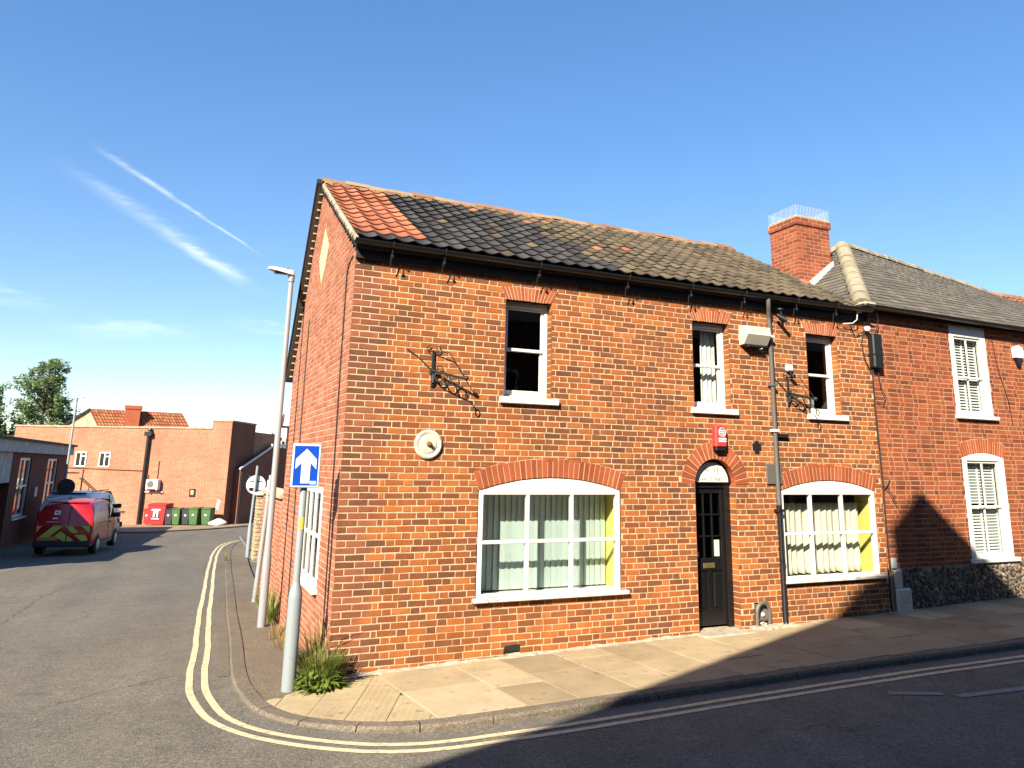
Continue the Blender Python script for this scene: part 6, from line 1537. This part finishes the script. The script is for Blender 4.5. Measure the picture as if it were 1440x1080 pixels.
b = MB(); fbox(b, -.50, -.46, 2.4, 2.65, 1.15, 1.5); b.build('light_fitting', 'shutter', ln)
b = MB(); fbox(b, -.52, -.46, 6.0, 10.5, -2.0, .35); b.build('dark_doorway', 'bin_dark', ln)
b = MB(); fbox(b, -.50, -.46, 13.0, 14.2, 1.3, 2.6); b.build('window', 'shutter', ln); b = MB(); fbox(b, -.52, -.49, 13.15, 14.05, 1.4, 2.5); b.build('pane', 'darkglass', ln)
b = MB(); b.prism([fp(-.5, 11.5, z_) for z_ in ()] or [fp(-.45, 11.2, -2.2), fp(-.45, 26, -2.2), fp(-.45, 26, 4.35), fp(-.45, 11.2, 4.35)], tuple(fu * .5), tuple(fu * .8)); b.build('rear_block', 'far_shaded', ln)
b = MB(); b.lathe([(.22, 0), (.18, .5), (.26, .52), (.26, .75), (.1, .8)], fp(0.3, 9.5, 3.6), 'z', 10); b.lathe([(.12, 0), (.12, .5)], fp(.3, 10.6, 3.6), 'z', 8); b.build('flue', 'dark_plastic', ln)
# rubbish sack
b = MB(); q = Vector(fp(-.15, -1.0, 0)); 
for i in range(5):
    for k in range(8): t = k * math.pi / 4; r_ = (.30, .42, .40, .25, .08)[i] * U(.8, 1.15); b.v.append((q.x + r_ * 1.3 * math.cos(t), q.y + r_ * math.sin(t), hp(q.x, q.y) - .02 + (.0, .10, .22, .33, .42)[i] * U(.9, 1.1)))
for i in range(4):
    for k in range(8): b.f.append((i * 8 + k, i * 8 + (k + 1) % 8, i * 8 + 8 + (k + 1) % 8, i * 8 + 8 + k))
b.f.append(tuple(32 + k for k in range(8))); tag(b.build('rubbish_sack', 'lead', smooth=True), 'crumpled white rubbish sack at the end of the row of bins', 'sack')
def wheelie(name, s_, o_, mat, label, w=.58, d_=.72, h_=1.07, group=None):
    q = Vector(fp(s_, o_, 0)); z = hp(q.x, q.y); a = math.atan2(fu.y, fu.x) + math.pi + U(-.12, .12)
    t_ = thing(name, (q.x, q.y, z), label, 'bin', group)
    T = Matrix.Translation((q.x, q.y, z)) @ Matrix.Rotation(a, 4, 'Z')
    def fin(mb, nm, mt_, par=t_, smooth=False): mb.v = [tuple(T @ Vector(v)) for v in mb.v]; return mb.build(nm, mt_, par, smooth=smooth)
    b = MB(); t0, t1 = .80, 1.0; vs = []
    for z_, k in ((.06, t0), (h_ * .5, .92), (h_ * .93, t1)):
        vs += [(-w / 2 * k, -d_ / 2 * k, z_), (w / 2 * k, -d_ / 2 * k, z_), (w / 2 * k, d_ / 2 * t1, z_), (-w / 2 * k, d_ / 2 * t1, z_)]
    b.add(vs, [(0, 1, 2, 3), (8, 9, 10, 11)] + [(i * 4 + k, i * 4 + (k + 1) % 4, i * 4 + 4 + (k + 1) % 4, i * 4 + 4 + k) for i in range(2) for k in range(4)]); body = fin(b, 'body', mat)
    b = MB(); b.bbox(-w / 2 - .02, -d_ / 2 - .04, h_ * .93, w / 2 + .02, d_ / 2 + .02, h_ * .97, .012); b.prism([(-w / 2, -d_ / 2, h_ * .97), (-w / 2, d_ / 2, h_ * .97), (-w / 2, d_ / 2 - .05, h_ + .03), (-w / 2, -d_ / 2 + .2, h_)], (0, 0, 0), (w, 0, 0)); fin(b, 'lid', mat)
    b = MB(); b.tube([(-w / 2 + .05, d_ / 2 + .05, h_ * .93), (w / 2 - .05, d_ / 2 + .05, h_ * .93)], .02, 6); fin(b, 'handle', mat)
    for sx_ in (-1, 1): b = MB(); b.lathe([(.10, -.025), (.10, .025)], (sx_ * (w / 2 - .02), d_ / 2 - .02, .10), 'x', 12); fin(b, 'wheel', 'tyre')
    b = MB(); b.box(-.06, -d_ / 2 - .0, h_ * .55, .06, -d_ / 2 + .03, h_ * .65); b.v = [(x_, y_ - .005, z_) for x_, y_, z_ in b.v]; fin(b, 'bin_number', 'white_print', body)
    return t_, fin
t_, fin = wheelie('waste_container', 3.75, -.80, 'bin_red', 'large red wheeled waste container with white marking', 1.15, .95, 1.32)
b = MB(); b.box(-.28, -.50, .90, .28, -.47, 1.0); b.box(-.16, -.50, .50, -.06, -.47, .90); b.box(.06, -.50, .50, .16, -.47, .90); b.box(-.25, -.49, .38, .25, -.46, .43); b.v = [(x_, y_ - .02, z_) for x_, y_, z_ in b.v]; fin(b, 'marking', 'white_print')
wheelie('wheelie_bin', 4.46, -.8, 'bin_red', 'small red wheelie bin left of the large red waste container', .42, .5, 1.0)
wheelie('wheelie_bin', 3.02, -.9, 'bin_dark', 'dark grey wheelie bin beside the large red waste container', .46, .6, 1.02)
wheelie('wheelie_bin', 2.48, -1.0, 'bin_green', 'green wheelie bin between two dark grey wheelie bins', .50, .62, 1.04)
wheelie('wheelie_bin', 1.92, -.9, 'bin_dark', 'dark grey wheelie bin between two green wheelie bins', .46, .6, 1.02)
wheelie('wheelie_bin', 1.34, -1.0, 'bin_green', 'green wheelie bin beside the dark grey bin furthest from the red container', .60, .66, 1.08)
wheelie('wheelie_bin', .58, -.95, 'bin_green', 'last green wheelie bin standing apart at the end of the row', .58, .66, 1.06)
# house behind the parapet
bh = thing('gabled_house', (-5.5, 60, hp(-5, 60)), 'pale gabled house with red pantile roof and brick chimney behind the far parapet', 'house')
g0, g1 = Vector((-10.9, 58.6, 0)), Vector((-7.2, 57.6, 0)); gd = Vector((.985, .17, 0)); ap = Vector((-8.2, 58.5, 6.2)); ez = 4.0
L = 6.6
b = MB(); b.prism([(-10.9, 59.3, -2), (-10.9, 59.3, 4.0), (-8.15, 58.5, 6.15), (-6.75, 57.2, 3.7), (-6.75, 57.2, -2)], (0, 0, 0), tuple(gd * L)); bw = b.build('wall', 'house_stone', bh)
b = MB(); A, B, E1, E0 = Vector((-8.15, 58.5, 6.17)), Vector((-8.15, 58.5, 6.17)) + gd * L, Vector((-6.6, 57.05, 3.55)) + gd * L, Vector((-6.6, 57.05, 3.55))
b.prism([tuple(A), tuple(B), tuple(E1), tuple(E0)], (0, 0, .02), (0, -.05, .10)); rf = b.build('roof', 'tile_far', bh)
b = MB(); dn3 = (E0 - A); n3 = dn3.cross(gd).normalized(); n3 = n3 if n3.z > 0 else -n3
for c in range(30):
    for r_ in range(11):
        P = A + gd * (c * L / 30) + dn3 * (r_ / 11) + n3 * .09; o = len(b.v)
        for f_, hh in ((0, .0), (1.08, .05)):
            for k in range(4): b.v.append(tuple(P + gd * (k * L / 90) + dn3 * (f_ / 11) + n3 * (hh + (.03 if k in (0, 3) else -.01))))
        for k in range(3): b.f.append((o + k, o + k + 1, o + 5 + k, o + 4 + k))
tag(b.build('roof_tiles', 'tile_far', rf, fix=False), kind='stuff')
b = MB(); b.prism([(-10.95, 59.3, 3.95), (-8.15, 58.45, 6.15), (-8.15, 58.45, 6.30), (-11.05, 59.3, 4.08)], (0, -.15, 0), (0, .2, 0)); b.build('verge_board', 'timber_dark', bh)
b = MB(); c0 = A + gd * 2.55 + dn3 * .30; b.box(c0.x - .5, c0.y - .5, 4.6, c0.x + .55, c0.y + .6, 6.35); b.box(c0.x - .56, c0.y - .56, 6.35, c0.x + .61, c0.y + .66, 6.62); b.build('chimney', 'chim_brick', rf)
b = MB(); b.prism([tuple(A + gd * 2.7 + dn3 * .62 + n3 * .16), tuple(A + gd * 3.4 + dn3 * .62 + n3 * .16), tuple(A + gd * 3.4 + dn3 * .95 + n3 * .16), tuple(A + gd * 2.7 + dn3 * .95 + n3 * .16)], (0, 0, 0), tuple(n3 * .05)); b.build('roof_light', 'darkglass', rf)

# ------------------------------------------------------------------ trees
def tree(x, y, zt, rx_, label, lean=0, n=2600, trunk=.25, cz0=2.0):
    z0 = hp(x, y); t_ = thing('tree', (x, y, z0), label, 'tree', 'trees behind the flat roofed building')
    b = MB(); H = zt - z0; tips = []
    b.tube([(x, y, z0), (x + lean * .2, y, z0 + H * .3), (x + lean * .6, y, z0 + H * .65), (x + lean, y, zt - .3)], [trunk, trunk * .75, trunk * .4, .03], 8)
    for i in range(54):
        t = .25 + .72 * (i + R()) / 54; a = i * 2.4 + U(-.4, .4); base = Vector((x + lean * t, y, z0 + H * t)); ln_ = rx_ * (1.0 - .80 * max(0, t - .3) / .7) * U(.5, 1.1)
        tip = base + Vector((math.cos(a) * ln_, math.sin(a) * ln_, ln_ * U(.25, .8))); mid = base.lerp(tip, .5) + Vector((0, 0, .1))
        b.tube([tuple(base), tuple(mid), tuple(tip)], [.06, .04, .012], 5); tips += [tip, base.lerp(tip, .65), base.lerp(tip, .85)]
    tips.append(Vector((x + lean, y, zt)))
    b.build('trunk', 'bark', t_)
    c = MB()
    clumps = [(p + Vector((U(-.3, .3), U(-.3, .3), U(-.2, .4))), U(.22, .50)) for p in tips for _ in range(2)]
    for i in range(n):
        p, r_ = clumps[int(R() * len(clumps))]
        d_ = Vector((U(-1, 1), U(-1, 1), U(-1, 1)))
        if d_.length > 1: d_ *= .6
        q = p + Vector((d_.x * r_ * 1.2, d_.y * r_ * 1.2, d_.z * r_)); s_ = U(.06, .13)
        u_ = Vector((U(-1, 1), U(-1, 1), U(-.6, .6))).normalized(); w_ = u_.cross(Vector((U(-1, 1), U(-1, 1), U(.2, 1)))).normalized()
        c.add([q - u_ * s_, q + w_ * s_ * .6, q + u_ * s_, q - w_ * s_ * .6], [(0, 1, 2, 3)])
    c.build('crown', 'leaf', t_, fix=False)
tree(-12.0, 63.0, 9.9, 4.0, 'tall broadleaf tree behind the gabled house', .3, 16000, .28)
tree(-15.2, 62.0, 7.6, 3.4, 'shorter bushy tree left of the tall broadleaf tree', -.3, 13000, .2)
tree(-11.6, 66.0, 7.4, 3.4, 'low dark tree between the tall tree and the gabled house', .2, 9000, .2)

# ------------------------------------------------------------------ weeds
def tuft(x0, y0, n, hmax, spread, label, mats, along=None):
    t_ = thing('grass_tuft', (x0, y0, hp(x0, y0)), label, 'grass'); acc_ = {m_: MB() for m_ in mats}
    for i in range(n):
        m_ = mats[int(R() * len(mats))]; b = acc_[m_]
        a = U(0, 6.283); r_ = spread * math.sqrt(R()); x_ = x0 + r_ * math.cos(a) + (U(-1, 1) * along[0] if along else 0); y_ = y0 + r_ * math.sin(a) * 1.2 + (U(-1, 1) * along[1] if along else 0)
        if x_ > -.015 and y_ > -.02: x_ = -.02 - R() * .05
        h_ = hmax * U(.3, 1) * (1 if m_ == 'grass' else 1.15); w_ = U(.004, .009); l_ = U(.15, .65) * h_; d_ = Vector((math.cos(a + U(-.8, .8)), math.sin(a + U(-.8, .8)), 0)); s_ = Vector((-d_.y, d_.x, 0)) * w_
        z_ = hp(x_, y_) - .01; P = Vector((x_, y_, z_)); M1 = P + d_ * l_ * .35 + Vector((0, 0, h_ * .6)); T = P + d_ * l_ + Vector((0, 0, h_ * U(.75, 1)))
        if T.x > -.012 and T.y > 0: T.x = -.02; M1.x = min(M1.x, -.02)
        b.add([P - s_, P + s_, M1 + s_ * .8, M1 - s_ * .8, T], [(0, 1, 2, 3), (3, 2, 4)])
        if m_ == 'grass' and i % 4 == 0:                      # broad weed leaves low in the clump
            q = P + d_ * U(.02, .16) + Vector((0, 0, h_ * U(.1, .55))); lw_ = s_.normalized() * U(.012, .03); ll_ = (d_ + Vector((0, 0, U(-.5, .4)))) * U(.03, .075)
            if q.x < -.02 or q.y < -.04: b.add([q - ll_, q + lw_, q + ll_, q - lw_], [(0, 1, 2, 3)])
    for m_, b in acc_.items():
        if b.v: tag(b.build('blades', m_, t_, fix=False), kind='stuff')
tuft(-.11, -.16, 2200, .42, .16, 'thick green grass tuft at the foot of the one way sign post', ['grass', 'grass', 'grass', 'grass', 'grass', 'dry'])
tuft(-.09, .15, 130, .72, .06, 'tall seeding grass against the side wall by the corner', ['dry', 'grass', 'dry'], (.02, .2))
tuft(-.10, 5.0, 300, .55, .08, 'yellowing weeds along the side wall behind the street lamp', ['grass', 'grass', 'dry'], (.04, .8))
tuft(-.16, 2.2, 180, .22, .10, 'dry grass scraps on the path between the sign post and the street lamp', ['dry'], (.08, 1.2))
tuft(.95, 17.0, 60, .25, .12, 'small weeds at the foot of the stone gate pier', ['grass', 'dry'])

# ------------------------------------------------------------------ house across the street: its gable throws the shadow on the road
oh = thing('opposite_house', (-.4, -13, 0), 'tall gabled brick house across the street behind the viewer', 'house')
yo = -10.0; tt = 10.0
def back(xw, zw): return (xw - SUN_A * tt, zw + SUN_B * tt)
ol = [back(2.2, -3.25), back(2.93, -2.78), back(4.77, -1.80), back(6.57, -.50), back(8.2, .62), back(8.95, .80), back(8.90, 1.45), back(9.64, 2.02), back(10.71, 1.19), back(12.02, .10), back(14.5, -1.95), back(14.5, -9.6), back(2.2, -9.6)]
b = MB(); b.prism([(x_, yo, z_) for x_, z_ in ol], (0, 0, 0), (0, -5, 0)); ow = b.build('wall', 'far_shaded', oh)
b = MB(); xa_, za_ = ol[7]
for p, q in ((ol[7], ol[10]),): b.prism([(p[0], yo, p[1]), (q[0], yo, q[1]), (q[0], yo, q[1] + .03), (p[0], yo, p[1] + .03)], (0, -.05, 0), (0, -5.0, 0))
b.build('roof', 'slate', oh)

def terrace(x0, x1, hz, label):  # guessed, unseen terraces added to block sky fill over the street
    t_ = thing('sky_block_terrace', ((x0 + x1) / 2, -13, 0), label, 'house')
    b = MB(); b.box(x0, -15, -.5, x1, -10.0, hz - 1.2); b.build('wall', 'far_shaded', t_)
    b = MB(); b.prism([(x0 - .05, -9.8, hz - 1.25), (x0 - .05, -12.5, hz + .4), (x0 - .05, -15.2, hz - 1.25)], (0, 0, 0), (x1 - x0 + .1, 0, 0)); b.build('roof', 'slate', t_)
    k = 0; xx = x0 + 1.2
    while xx < x1 - 1.2:
        for z_ in (1.0, 3.6):
            b = MB(); b.bbox(xx, -10.03, z_, xx + .95, -9.96, z_ + 1.4, .01); w = b.build('window', 'shutter', t_)
            for a, c in ((z_ + .07, z_ + .67), (z_ + .73, z_ + 1.33)): p = MB(); p.box(xx + .08, -9.958, a, xx + .87, -9.95, c); p.build('pane', 'darkglass', w)
        xx += 2.6
terrace(4.6, 32, 7.6, 'unseen brick terrace added across the street on the right to block sky light')
terrace(-34, -8.0, 6.0, 'unseen low brick terrace added across the street on the left to block sky light')
